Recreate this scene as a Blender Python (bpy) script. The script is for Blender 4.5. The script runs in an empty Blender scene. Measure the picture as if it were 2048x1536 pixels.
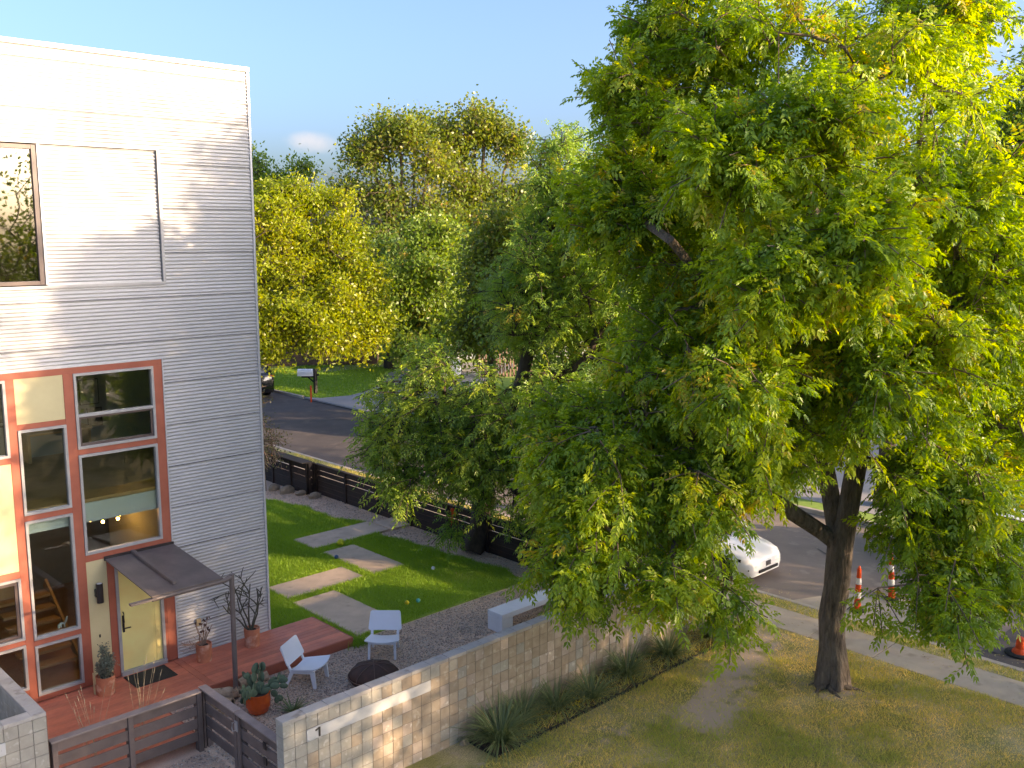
import bpy, bmesh, math, random
import numpy as np
from mathutils import Vector, Matrix

random.seed(7)
S = bpy.context.scene
COL = S.collection
R = math.radians

# ------------------------------------------------------------------ camera
CAM_H, FPX, PITCH, YAW = 8.9, 1960.0, math.atan(308 / 1960), R(46)
cd = bpy.data.cameras.new('camera')
cd.sensor_width = 36
cd.lens = FPX / 2048 * 36
cd.clip_start = 0.1
cd.clip_end = 3000
cam = bpy.data.objects.new('camera', cd)
COL.objects.link(cam)
cam.location = (0, 0, CAM_H)
cam.rotation_euler = (R(90) - PITCH, 0, YAW - R(90))
S.camera = cam

# ------------------------------------------------------------------ sun, sky, exposure
SUN_AZ, SUN_EL = R(-60), R(11)          # direction towards the sun, angle from +X
W = bpy.data.worlds.new('World')
S.world = W
W.use_nodes = True
wn, wl = W.node_tree.nodes, W.node_tree.links
bg = wn['Background']
sky = wn.new('ShaderNodeTexSky')
sky.sky_type = 'NISHITA'
sky.sun_disc = False
sky.sun_elevation = SUN_EL
sky.sun_rotation = R(90) - SUN_AZ
sky.altitude = 200
sky.air_density = 0.72
sky.dust_density = 5.0
sky.ozone_density = 4.2
tcw = wn.new('ShaderNodeTexCoord')
def cloud_mask(direction, sx, sy, thr, seed):
    """soft procedural cloud around one direction of the sky"""
    d = Vector(direction).normalized()
    right = Vector((d.y, -d.x, 0)).normalized(); up = right.cross(d)
    def dot(v):
        n = wn.new('ShaderNodeVectorMath'); n.operation = 'DOT_PRODUCT'
        wl.new(tcw.outputs['Generated'], n.inputs[0]); n.inputs[1].default_value = v; return n.outputs['Value']
    def m(op, a, b=None, c=None):
        n = wn.new('ShaderNodeMath'); n.operation = op
        for k, v in enumerate((a, b, c)):
            if v is None: continue
            if isinstance(v, (int, float)): n.inputs[k].default_value = v
            else: wl.new(v, n.inputs[k])
        return n.outputs[0]
    u = m('DIVIDE', dot(right), sx); v = m('DIVIDE', dot(up), sy)
    r2 = m('ADD', m('MULTIPLY', u, u), m('MULTIPLY', v, v))
    nz = wn.new('ShaderNodeTexNoise'); nz.inputs['Scale'].default_value = seed; nz.inputs['Detail'].default_value = 5
    wl.new(tcw.outputs['Generated'], nz.inputs['Vector'])
    f = m('SUBTRACT', m('ADD', nz.outputs['Fac'], thr), r2)
    mr = wn.new('ShaderNodeMapRange'); mr.interpolation_type = 'SMOOTHSTEP'
    wl.new(f, mr.inputs['Value']); mr.inputs['From Min'].default_value = 0.0; mr.inputs['From Max'].default_value = 0.85
    front = m('GREATER_THAN', dot(d), 0.2)
    return m('MULTIPLY', mr.outputs[0], front)
def view_dir(px, py):
    F = Vector((math.cos(YAW) * math.cos(PITCH), math.sin(YAW) * math.cos(PITCH), -math.sin(PITCH)))
    Rt = Vector((math.sin(YAW), -math.cos(YAW), 0)); U = Rt.cross(F)
    return F + Rt * ((px - 1024) / FPX) - U * ((py - 768) / FPX)
col = sky.outputs['Color']
for (px, py, sx, sy, thr, sd, amt) in ((622, 286, .042, .018, .02, 30, .62), (1985, 70, .10, .028, -.12, 9, .45)):
    mk_ = cloud_mask(view_dir(px, py), sx, sy, thr, sd)
    mu = wn.new('ShaderNodeMath'); mu.operation = 'MULTIPLY'; mu.inputs[1].default_value = amt; wl.new(mk_, mu.inputs[0])
    mx = wn.new('ShaderNodeMix'); mx.data_type = 'RGBA'
    wl.new(mu.outputs[0], mx.inputs['Factor']); wl.new(col, mx.inputs['A'])
    mx.inputs['B'].default_value = (1.8, 1.75, 1.8, 1)
    col = mx.outputs['Result']
wl.new(col, bg.inputs['Color'])
bg.inputs['Strength'].default_value = 0.15

sd_ = bpy.data.lights.new('sun', 'SUN')
sd_.energy = 2.7
sd_.angle = R(0.55)
sd_.color = (1.0, 0.84, 0.62)
sun = bpy.data.objects.new('sun', sd_)
COL.objects.link(sun)
sv = Vector((math.cos(SUN_AZ) * math.cos(SUN_EL), math.sin(SUN_AZ) * math.cos(SUN_EL), math.sin(SUN_EL)))
sun.rotation_euler = sv.to_track_quat('Z', 'Y').to_euler()
sun.location = sv * 60

S.view_settings.view_transform = 'Standard'
S.view_settings.look = 'None'
S.view_settings.gamma = 1
S.view_settings.use_curve_mapping = False
S.view_settings.exposure = 2.1
S.view_settings.use_white_balance = True
S.view_settings.white_balance_temperature = 8100
S.view_settings.white_balance_tint = 19
S.cycles.max_bounces = 10
S.cycles.diffuse_bounces = 6
S.cycles.transparent_max_bounces = 24

def pt(px, py, depth):
    return Vector((0, 0, CAM_H)) + view_dir(px, py) * depth

# ------------------------------------------------------------------ materials
def _nodes(name):
    m = bpy.data.materials.new(name); m.use_nodes = True
    nt = m.node_tree
    return m, nt.nodes, nt.links, nt.nodes['Principled BSDF']

def mk(name, c1, c2=None, scale=4.0, rough=.75, detail=6, bump=0.0, bscale=60.0, metal=0.0, rnd=0.0,
       stretch=None, spec=.4, spots=None, coat=0.0, nrough=.6, bdist=.01):
    """noise-mixed two-colour material in world coordinates; rnd = per-object value variation; spots=(colour, scale, threshold)"""
    m, n, l, p = _nodes(name)
    g = n.new('ShaderNodeNewGeometry')
    vec = g.outputs['Position']
    if stretch:
        mp = n.new('ShaderNodeMapping'); mp.inputs['Scale'].default_value = stretch
        l.new(vec, mp.inputs['Vector']); vec = mp.outputs[0]
    if c2 is None: c2 = tuple(x * .8 for x in c1)
    nz = n.new('ShaderNodeTexNoise'); nz.inputs['Scale'].default_value = scale; nz.inputs['Detail'].default_value = detail
    nz.inputs['Roughness'].default_value = nrough
    l.new(vec, nz.inputs['Vector'])
    rp = n.new('ShaderNodeValToRGB')
    rp.color_ramp.elements[0].position = .33; rp.color_ramp.elements[1].position = .67
    rp.color_ramp.elements[0].color = (*c1, 1); rp.color_ramp.elements[1].color = (*c2, 1)
    l.new(nz.outputs['Fac'], rp.inputs['Fac'])
    col = rp.outputs[0]
    if spots:
        sc, ss, th = spots
        n2 = n.new('ShaderNodeTexNoise'); n2.inputs['Scale'].default_value = ss; n2.inputs['Detail'].default_value = 4
        l.new(g.outputs['Position'], n2.inputs['Vector'])
        mr = n.new('ShaderNodeMapRange'); mr.inputs['From Min'].default_value = th; mr.inputs['From Max'].default_value = th + .12
        l.new(n2.outputs['Fac'], mr.inputs['Value'])
        mx = n.new('ShaderNodeMix'); mx.data_type = 'RGBA'
        l.new(mr.outputs[0], mx.inputs['Factor']); l.new(col, mx.inputs['A']); mx.inputs['B'].default_value = (*sc, 1)
        col = mx.outputs['Result']
    if rnd:
        oi = n.new('ShaderNodeObjectInfo'); mr = n.new('ShaderNodeMapRange')
        mr.inputs['To Min'].default_value = 1 - rnd; mr.inputs['To Max'].default_value = 1 + rnd
        l.new(oi.outputs['Random'], mr.inputs['Value'])
        hs = n.new('ShaderNodeHueSaturation'); l.new(col, hs.inputs['Color']); l.new(mr.outputs[0], hs.inputs['Value'])
        col = hs.outputs[0]
    l.new(col, p.inputs['Base Color'])
    p.inputs['Roughness'].default_value = rough
    p.inputs['Metallic'].default_value = metal
    p.inputs['Specular IOR Level'].default_value = spec
    if coat: p.inputs['Coat Weight'].default_value = coat
    if bump:
        nb = n.new('ShaderNodeTexNoise'); nb.inputs['Scale'].default_value = bscale; nb.inputs['Detail'].default_value = 5
        l.new(vec, nb.inputs['Vector'])
        bp = n.new('ShaderNodeBump'); bp.inputs['Strength'].default_value = bump; bp.inputs['Distance'].default_value = bdist
        l.new(nb.outputs['Fac'], bp.inputs['Height']); l.new(bp.outputs[0], p.inputs['Normal'])
    return m

def leaf_mat(name, stops, trans=.48, rough=.38, spec=.5):
    """foliage: colour from the per-leaf attribute 'tint', diffuse + translucent"""
    m, n, l, p = _nodes(name)
    at = n.new('ShaderNodeAttribute'); at.attribute_name = 'tint'
    rp = n.new('ShaderNodeValToRGB')
    els = rp.color_ramp.elements
    while len(els) < len(stops): els.new(.5)
    for e, (pos, c) in zip(els, stops): e.position = pos; e.color = (*c, 1)
    l.new(at.outputs['Fac'], rp.inputs['Fac'])
    l.new(rp.outputs[0], p.inputs['Base Color'])
    p.inputs['Roughness'].default_value = rough
    p.inputs['Specular IOR Level'].default_value = spec
    tr = n.new('ShaderNodeBsdfTranslucent')
    hs = n.new('ShaderNodeHueSaturation'); hs.inputs['Hue'].default_value = .485; hs.inputs['Saturation'].default_value = 1.15; hs.inputs['Value'].default_value = 1.5
    l.new(rp.outputs[0], hs.inputs['Color']); l.new(hs.outputs[0], tr.inputs['Color'])
    mx = n.new('ShaderNodeMixShader'); mx.inputs[0].default_value = trans
    l.new(p.outputs[0], mx.inputs[1]); l.new(tr.outputs[0], mx.inputs[2])
    l.new(mx.outputs[0], n['Material Output'].inputs['Surface'])
    return m

def glass_mat(name, tint=(.85, .9, .88), boost=1.6):
    m, n, l, p = _nodes(name)
    n.remove(p)
    tr = n.new('ShaderNodeBsdfTransparent'); tr.inputs[0].default_value = (*tint, 1)
    gl = n.new('ShaderNodeBsdfGlossy'); gl.inputs['Roughness'].default_value = .015
    fr = n.new('ShaderNodeFresnel'); fr.inputs[0].default_value = 1.5
    mu = n.new('ShaderNodeMath'); mu.operation = 'MULTIPLY'; mu.inputs[1].default_value = boost; mu.use_clamp = True
    l.new(fr.outputs[0], mu.inputs[0])
    mx = n.new('ShaderNodeMixShader'); l.new(mu.outputs[0], mx.inputs[0]); l.new(tr.outputs[0], mx.inputs[1]); l.new(gl.outputs[0], mx.inputs[2])
    l.new(mx.outputs[0], n['Material Output'].inputs['Surface'])
    return m

def emit_mat(name, c, s):
    m, n, l, p = _nodes(name)
    p.inputs['Base Color'].default_value = (*c, 1)
    p.inputs['Emission Color'].default_value = (*c, 1); p.inputs['Emission Strength'].default_value = s
    return m

M = {}
M['siding'] = mk('painted_corrugated_metal', (0.493, 0.486, 0.481), (0.447, 0.444, 0.438), scale=1.2, rough=.38, metal=.12, spec=.5, rnd=.025, bump=.03, bscale=14)
M['trim_metal'] = mk('light_metal_trim', (0.573, 0.573, 0.582), (0.497, 0.497, 0.506), scale=3, rough=.35, metal=.25)
M['alu'] = mk('grey_aluminium_frame', (0.419, 0.411, 0.404), (0.359, 0.351, 0.344), scale=6, rough=.4, metal=.15)
M['bronze'] = mk('bronze_window_frame', (.12, .085, .075), (.09, .065, .06), scale=4, rough=.4)
M['red'] = mk('brick_red_panel', (0.442, 0.127, 0.074), (0.355, 0.095, 0.056), scale=2.2, rough=.6, rnd=.05, bump=.05, bscale=40)
M['cream'] = mk('cream_panel', (0.616, 0.528, 0.299), (0.563, 0.475, 0.264), scale=2, rough=.55)
M['door'] = mk('yellow_door_paint', (0.860, 0.759, 0.304), (0.856, 0.676, 0.262), scale=2, rough=.4)
M['dark'] = mk('dark_bronze_metal', (.035, .028, .026), (.025, .02, .02), scale=5, rough=.45)
M['canopy'] = mk('weathered_zinc_canopy', (0.210, 0.169, 0.152), (0.152, 0.124, 0.114), scale=2.5, rough=.5, metal=.25, bump=.05, bscale=20)
M['deck'] = mk('red_stained_deck_board', (0.739, 0.224, 0.126), (0.543, 0.158, 0.096), scale=3, rough=.5, rnd=.14, stretch=(0.757, 0.860, 0.860), bump=.15, bscale=30)
M['mat'] = mk('charcoal_doormat', (.03, .028, .024), (.055, .05, .04), scale=60, rough=.95, bump=.5, bscale=200)
M['terra'] = mk('terracotta', (0.600, 0.217, 0.113), (0.450, 0.166, 0.090), scale=7, rough=.85, spots=((0.690, 0.406, 0.284), 5, .55), bump=.1)
M['glaze'] = mk('orange_glaze', (0.704, 0.107, 0.014), (0.489, 0.059, 0.008), scale=5, rough=.12, coat=.6, spec=.6)
M['soil'] = mk('potting_soil', (.03, .02, .014), (.05, .035, .025), scale=40, rough=1)
M['blk_grey'] = mk('grey_concrete_block', (0.402, 0.378, 0.324), (0.310, 0.294, 0.247), scale=4.5, rough=.9, rnd=.08, bump=.35, bscale=110, spots=((0.482, 0.452, 0.400), 9, .58))
M['blk_tan'] = mk('tan_concrete_block', (0.425, 0.348, 0.261), (0.318, 0.250, 0.181), scale=4.5, rough=.9, rnd=.10, bump=.35, bscale=110, spots=((0.497, 0.431, 0.339), 7, .58))
M['blk_brown'] = mk('brown_concrete_block', (0.518, 0.426, 0.348), (0.394, 0.322, 0.258), scale=5, rough=.9, rnd=.15, bump=.35, bscale=110, spots=((0.679, 0.624, 0.535), 9, .6))
M['cap'] = mk('grey_cap_block', (0.442, 0.419, 0.384), (0.349, 0.326, 0.297), scale=3, rough=.9, rnd=.06, bump=.3, bscale=110, spots=((0.255, 0.232, 0.204), 5, .60))
M['mortar'] = mk('mortar_joint', (0.128, 0.105, 0.086), (0.188, 0.158, 0.131), scale=9, rough=1)
M['plaque'] = mk('white_painted_stucco', (0.555, 0.555, 0.540), (0.484, 0.484, 0.470), scale=3, rough=.8, bump=.5, bscale=60, spots=((0.320, 0.313, 0.299), 26, .68))
M['ink'] = mk('dark_numeral_metal', (.05, .045, .04), rough=.5)
M['fence'] = mk('grey_brown_stained_board', (0.175, 0.132, 0.116), (0.123, 0.093, 0.083), scale=4, rough=.8, rnd=.14, stretch=(0.860, 0.860, 0.860), bump=.25, bscale=40)
M['fence_cap'] = mk('weathered_fence_cap', (0.297, 0.245, 0.223), (0.223, 0.178, 0.166), scale=4, rough=.85, rnd=.1, bump=.2, bscale=40)
M['dkfence'] = mk('dark_brown_stained_board', (0.036, 0.022, 0.017), (0.024, 0.014, 0.012), scale=4, rough=.75, rnd=.25, stretch=(0.860, 0.860, 0.860), bump=.2, bscale=40)
M['dkcap'] = mk('weathered_dark_cap', (.085, .065, .052), (.055, .042, .034), scale=4, rough=.85, rnd=.12, bump=.2, bscale=40)
M['slab'] = mk('concrete_stepping_slab', (0.626, 0.468, 0.338), (0.486, 0.363, 0.264), scale=1.8, rough=.9, rnd=.09, bump=.12, bscale=80, spots=((0.431, 0.315, 0.231), 3.5, .60))
M['walk'] = mk('sidewalk_concrete', (0.508, 0.411, 0.305), (0.408, 0.321, 0.236), scale=1.6, rough=.92, rnd=.05, bump=.12, bscale=80, spots=((0.339, 0.269, 0.194), 2.6, .6))
M['kerb'] = mk('kerb_concrete', (0.535, 0.446, 0.349), (0.402, 0.327, 0.253), scale=3, rough=.92, bump=.15, bscale=60)
M['asphalt_new'] = mk('dark_asphalt', (0.114, 0.095, 0.084), (0.088, 0.071, 0.064), scale=.8, rough=.85, bump=.3, bscale=160, spots=((0.143, 0.113, 0.093), 1.3, .55))
M['asphalt_old'] = mk('worn_asphalt', (0.280, 0.217, 0.173), (0.212, 0.164, 0.133), scale=.9, rough=.9, bump=.3, bscale=160, spots=((0.329, 0.260, 0.205), 1.7, .58))
M['drive'] = mk('driveway_concrete', (0.368, 0.340, 0.331), (0.304, 0.285, 0.276), scale=.8, rough=.9, bump=.1)
M['ground'] = mk('dry_ground', (0.200, 0.170, 0.090), (0.140, 0.150, 0.060), scale=.7, rough=1)
M['white_paint'] = mk('white_outdoor_paint', (.78, .80, .84), (.74, .76, .80), scale=3, rough=.4)
M['bench'] = mk('white_concrete_bench', (.74, .76, .78), (.66, .68, .70), scale=3, rough=.7, bump=.08)
M['rust'] = mk('rusty_fire_bowl', (0.053, 0.027, 0.019), (0.090, 0.042, 0.027), scale=8, rough=.75)
M['rust_rib'] = mk('rusty_steel_rib', (.17, .10, .075), (.12, .07, .05), scale=12, rough=.7)
M['log'] = mk('weathered_log', (0.504, 0.384, 0.264), (0.324, 0.216, 0.132), scale=8, rough=.95, bump=.6, bscale=30, rnd=.15, spots=((0.144, 0.090, 0.054), 10, .6))
M['rock'] = mk('limestone_rock', (.34, .27, .20), (.24, .19, .14), scale=6, rough=.95, bump=.5, bscale=30)
M['gravel_bed'] = mk('gravel_bed', (0.536, 0.380, 0.275), (0.805, 0.573, 0.418), scale=70, rough=.95, bump=.8, bscale=90, detail=8)
M['lawn_base'] = mk('lawn_soil', (0.276, 0.387, 0.066), (0.205, 0.314, 0.051), scale=2.5, rough=1, bump=.4, bscale=60)
M['bark'] = mk('grey_brown_bark', (.055, .042, .032), (.25, .195, .15), scale=11, rough=.95, stretch=(1, 1, .2), bump=1.0, bscale=22, detail=10, bdist=.06, nrough=.75)
M['twig'] = mk('pale_twig_bark', (.24, .17, .12), (.15, .10, .07), scale=8, rough=.9)
M['bark_dark'] = mk('dark_bark', (.05, .036, .028), (.085, .062, .048), scale=14, rough=.95, stretch=(1, 1, .25), bump=.8, bscale=26)
M['car_white'] = mk('white_car_paint', (.80, .79, .77), (.79, .78, .76), rough=.22, coat=.7, spec=.5)
M['car_black'] = mk('black_car_paint', (.008, .008, .009), (.010, .010, .011), rough=.2, coat=.7)
M['car_glass'] = mk('dark_car_glass', (.012, .014, .016), rough=.05, spec=.8)
M['rubber'] = mk('black_rubber', (.018, .018, .018), (.025, .024, .023), rough=.85)
M['rim'] = mk('grey_wheel_rim', (.22, .22, .23), rough=.3, metal=.8)
M['plastic_black'] = mk('black_plastic', (.012, .012, .013), rough=.5)
M['orange'] = mk('safety_orange', (.80, .085, .012), (.70, .07, .01), scale=8, rough=.5)
M['refl'] = mk('white_reflective_band', (.75, .73, .70), (.62, .60, .57), scale=20, rough=.5)
M['house_pale'] = mk('pale_house_siding', (.50, .49, .46), (.45, .44, .41), scale=1, rough=.8, stretch=(1, 1, 6))
M['house_brown'] = mk('brown_house_brick', (.16, .10, .075), (.12, .08, .06), scale=4, rough=.9)
M['roof'] = mk('grey_shingle_roof', (.10, .092, .088), (.07, .065, .06), scale=5, rough=.95)
M['int_wall'] = mk('interior_plaster', (0.396, 0.408, 0.372), (0.336, 0.348, 0.324), scale=1, rough=.9)
M['int_white'] = mk('white_interior_board', (.62, .68, .66), (.57, .63, .61), scale=1, rough=.8)
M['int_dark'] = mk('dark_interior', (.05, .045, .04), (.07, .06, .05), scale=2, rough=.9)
M['wood_floor'] = mk('oak_floor', (0.468, 0.286, 0.143), (0.338, 0.195, 0.091), scale=3, rough=.4, stretch=(0.860, 0.860, 0.860))
M['stair_wood'] = mk('pine_stair_tread', (0.552, 0.360, 0.180), (0.456, 0.288, 0.132), scale=4, rough=.5, stretch=(0.860, 0.860, 0.860))
M['paper'] = mk('framed_print_paper', (.55, .54, .48), (.40, .39, .35), scale=6, rough=.8)
M['photo'] = mk('framed_print_dark', (.10, .09, .08), (.32, .28, .22), scale=9, rough=.6)
M['glass'] = glass_mat('window_glass')
M['glass_dark'] = glass_mat('upper_window_glass', (.55, .58, .52), 3.2)
M['blind'] = mk('olive_roller_blind', (.16, .14, .085), (.13, .115, .07), scale=2, rough=.9)
M['bulb'] = emit_mat('warm_bulb', (1.0, .5, .12), 22)
M['cactus'] = mk('grey_green_cactus', (.125, .18, .105), (.09, .14, .085), scale=9, rough=.65, rnd=.18, spots=((.19, .21, .13), 14, .6))
M['stem_dark'] = mk('dark_succulent_stem', (.085, .085, .055), (.06, .055, .045), scale=10, rough=.8)
M['dry_stem'] = mk('dry_flower_stem', (.30, .20, .15), (.22, .14, .10), scale=10, rough=.9)
M['dry_head'] = mk('dark_seed_head', (.06, .035, .03), (.09, .05, .04), scale=20, rough=.9)
M['straw'] = mk('straw_grass', (.48, .38, .24), (.38, .29, .17), scale=5, rough=.9)
M['edging'] = mk('black_bed_edging', (.02, .018, .016), rough=.8)
M['mulch'] = mk('bed_mulch', (0.130, 0.091, 0.062), (0.078, 0.055, 0.039), scale=18, rough=1, bump=.8, bscale=40)
M['yellow'] = mk('yellow_ball', (.80, .60, .02), rough=.4)
M['teal'] = mk('teal_ball', (.06, .42, .36), rough=.4)
M['blue'] = mk('blue_ball', (.03, .10, .22), rough=.4)
M['chart'] = mk('yellow_green_ball', (.60, .62, .04), rough=.6)

PECAN = [(0, (0.096, 0.184, 0.029)), (.3, (0.180, 0.302, 0.035)), (.6, (0.297, 0.428, 0.041)), (.88, (0.458, 0.531, 0.048)), (1, (0.555, 0.414, 0.067))]
PECAN2 = [(0, (0.146, 0.261, 0.056)), (.4, (0.240, 0.377, 0.067)), (.75, (0.366, 0.473, 0.083)), (.95, (0.639, 0.580, 0.095)), (1, (0.773, 0.463, 0.095))]
YEL = [(0, (0.135, 0.204, 0.018)), (.4, (0.235, 0.303, 0.020)), (.75, (0.345, 0.380, 0.022)), (1, (0.439, 0.374, 0.028))]
OAK = [(0, (0.095, 0.171, 0.031)), (.5, (0.177, 0.272, 0.043)), (.85, (0.292, 0.354, 0.057)), (1, (0.455, 0.341, 0.076))]
DRYT = [(0, (0.104, 0.171, 0.028)), (.5, (0.190, 0.247, 0.038)), (.8, (0.285, 0.294, 0.048)), (1, (0.342, 0.209, 0.076))]
DARKT = [(0, (0.086, 0.159, 0.043)), (.6, (0.151, 0.252, 0.055)), (1, (0.273, 0.331, 0.071))]
M['lf_pecan'] = leaf_mat('pecan_leaf', PECAN)
M['lf_pecan2'] = leaf_mat('shaded_pecan_leaf', PECAN2)
M['lf_yel'] = leaf_mat('yellow_green_leaf', YEL)
M['lf_oak'] = leaf_mat('oak_leaf', OAK)
M['lf_dry'] = leaf_mat('thin_autumn_leaf', DRYT)
M['lf_dark'] = leaf_mat('dark_evergreen_leaf', DARKT)
M['lf_fallen'] = leaf_mat('fallen_leaf', [(0, (.10, .065, .03)), (.5, (.30, .20, .07)), (.8, (.48, .38, .10)), (1, (.55, .50, .16))], trans=.1)
M['lf_sage'] = leaf_mat('grey_sage_leaf', [(0, (.11, .14, .10)), (.6, (.17, .20, .15)), (1, (.24, .27, .21))], trans=.2)
M['lf_shrub'] = leaf_mat('autumn_shrub_leaf', [(0, (.07, .08, .03)), (.6, (.12, .12, .04)), (.85, (.24, .15, .04)), (1, (.50, .13, .06))], trans=.35)
M['grass_in'] = leaf_mat('lush_grass', [(0, (0.179, 0.325, 0.037)), (.5, (0.266, 0.435, 0.044)), (.85, (0.385, 0.508, 0.068)), (1, (0.650, 0.508, 0.230))], trans=.35, rough=.6)
M['grass_out'] = leaf_mat('dry_lawn_grass', [(0, (0.279, 0.372, 0.067)), (.4, (0.484, 0.467, 0.104)), (.75, (0.783, 0.614, 0.180)), (1, (1.116, 0.820, 0.300))], trans=.3, rough=.7)
M['yucca'] = leaf_mat('yucca_blade', [(0, (0.116, 0.162, 0.058)), (.6, (0.200, 0.257, 0.099)), (.9, (0.316, 0.341, 0.132)), (1, (0.632, 0.455, 0.171))], trans=.15, rough=.5)
M['petal'] = leaf_mat('orange_streamer_cloth', [(0, (.75, .12, .06)), (.6, (.70, .16, .05)), (1, (.65, .45, .05))], trans=.4)

def lawn_ground(name):
    """dry foreground lawn: mown straw / green / bare soil patches"""
    m, n, l, p = _nodes(name)
    g = n.new('ShaderNodeNewGeometry')
    def noise(s, d=5):
        z = n.new('ShaderNodeTexNoise'); z.inputs['Scale'].default_value = s; z.inputs['Detail'].default_value = d
        l.new(g.outputs['Position'], z.inputs['Vector']); return z.outputs['Fac']
    r1 = n.new('ShaderNodeValToRGB'); e = r1.color_ramp.elements
    e[0].position, e[0].color = .38, (.33, .31, .11, 1); e[1].position, e[1].color = .62, (.58, .47, .25, 1)
    l.new(noise(1.1), r1.inputs['Fac'])
    r2 = n.new('ShaderNodeValToRGB'); e = r2.color_ramp.elements
    e[0].position, e[0].color = .3, (.55, .55, .55, 1); e[1].position, e[1].color = .7, (1.25, 1.2, 1.15, 1)
    l.new(noise(45, 6), r2.inputs['Fac'])
    mu = n.new('ShaderNodeMix'); mu.data_type = 'RGBA'; mu.blend_type = 'MULTIPLY'; mu.inputs['Factor'].default_value = 1
    l.new(r1.outputs[0], mu.inputs['A']); l.new(r2.outputs[0], mu.inputs['B'])
    # worn soil strip between the tree and the wall bed, and round the trunk
    at = n.new('ShaderNodeAttribute'); at.attribute_name = 'soil'
    ad = n.new('ShaderNodeMath'); ad.operation = 'ADD'; l.new(at.outputs['Fac'], ad.inputs[0])
    ms = n.new('ShaderNodeMath'); ms.operation = 'MULTIPLY_ADD'; ms.inputs[1].default_value = 2.4; ms.inputs[2].default_value = -1.2
    l.new(noise(3.4, 9), ms.inputs[0]); l.new(ms.outputs[0], ad.inputs[1])
    mr = n.new('ShaderNodeMapRange'); mr.inputs['From Min'].default_value = .35; mr.inputs['From Max'].default_value = .7
    l.new(ad.outputs[0], mr.inputs['Value'])
    mx = n.new('ShaderNodeMix'); mx.data_type = 'RGBA'; mx.inputs['B'].default_value = (.54, .40, .29, 1)
    l.new(mr.outputs[0], mx.inputs['Factor']); l.new(mu.outputs['Result'], mx.inputs['A'])
    l.new(mx.outputs['Result'], p.inputs['Base Color']); p.inputs['Roughness'].default_value = 1
    p.inputs['Specular IOR Level'].default_value = .1
    bp = n.new('ShaderNodeBump'); bp.inputs['Strength'].default_value = .6; bp.inputs['Distance'].default_value = .02
    l.new(noise(60, 4), bp.inputs['Height']); l.new(bp.outputs[0], p.inputs['Normal'])
    return m
M['lawn_out'] = lawn_ground('dry_lawn_ground')

# ------------------------------------------------------------------ builders
def tag(o, label=None, cat=None, group=None, kind=None):
    for k, v in (('label', label), ('category', cat), ('group', group), ('kind', kind)):
        if v: o[k] = v
    return o

def thing(name, label, cat, loc=(0, 0, 0), rotz=0.0, group=None, kind=None):
    o = bpy.data.objects.new(name, None); COL.objects.link(o)
    o.location = loc; o.rotation_euler = (0, 0, rotz); o.empty_display_size = .2
    return tag(o, label, cat, group, kind)

def link(name, mesh, parent=None, local=False):
    o = bpy.data.objects.new(name, mesh); COL.objects.link(o)
    if parent is not None:
        o.parent = parent
        if not local:                       # mesh is in world coordinates
            w = parent.matrix_basis.copy(); q = parent
            if q.parent: w = q.parent.matrix_basis @ q.matrix_parent_inverse @ w
            o.matrix_parent_inverse = w.inverted()
    return o

def children(o): return [c for c in bpy.data.objects if c.parent is o]
def copy_tree(o, parent=None):
    c = o.copy(); COL.objects.link(c)
    if parent: c.parent = parent
    for ch in children(o): copy_tree(ch, c)
    return c

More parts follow.
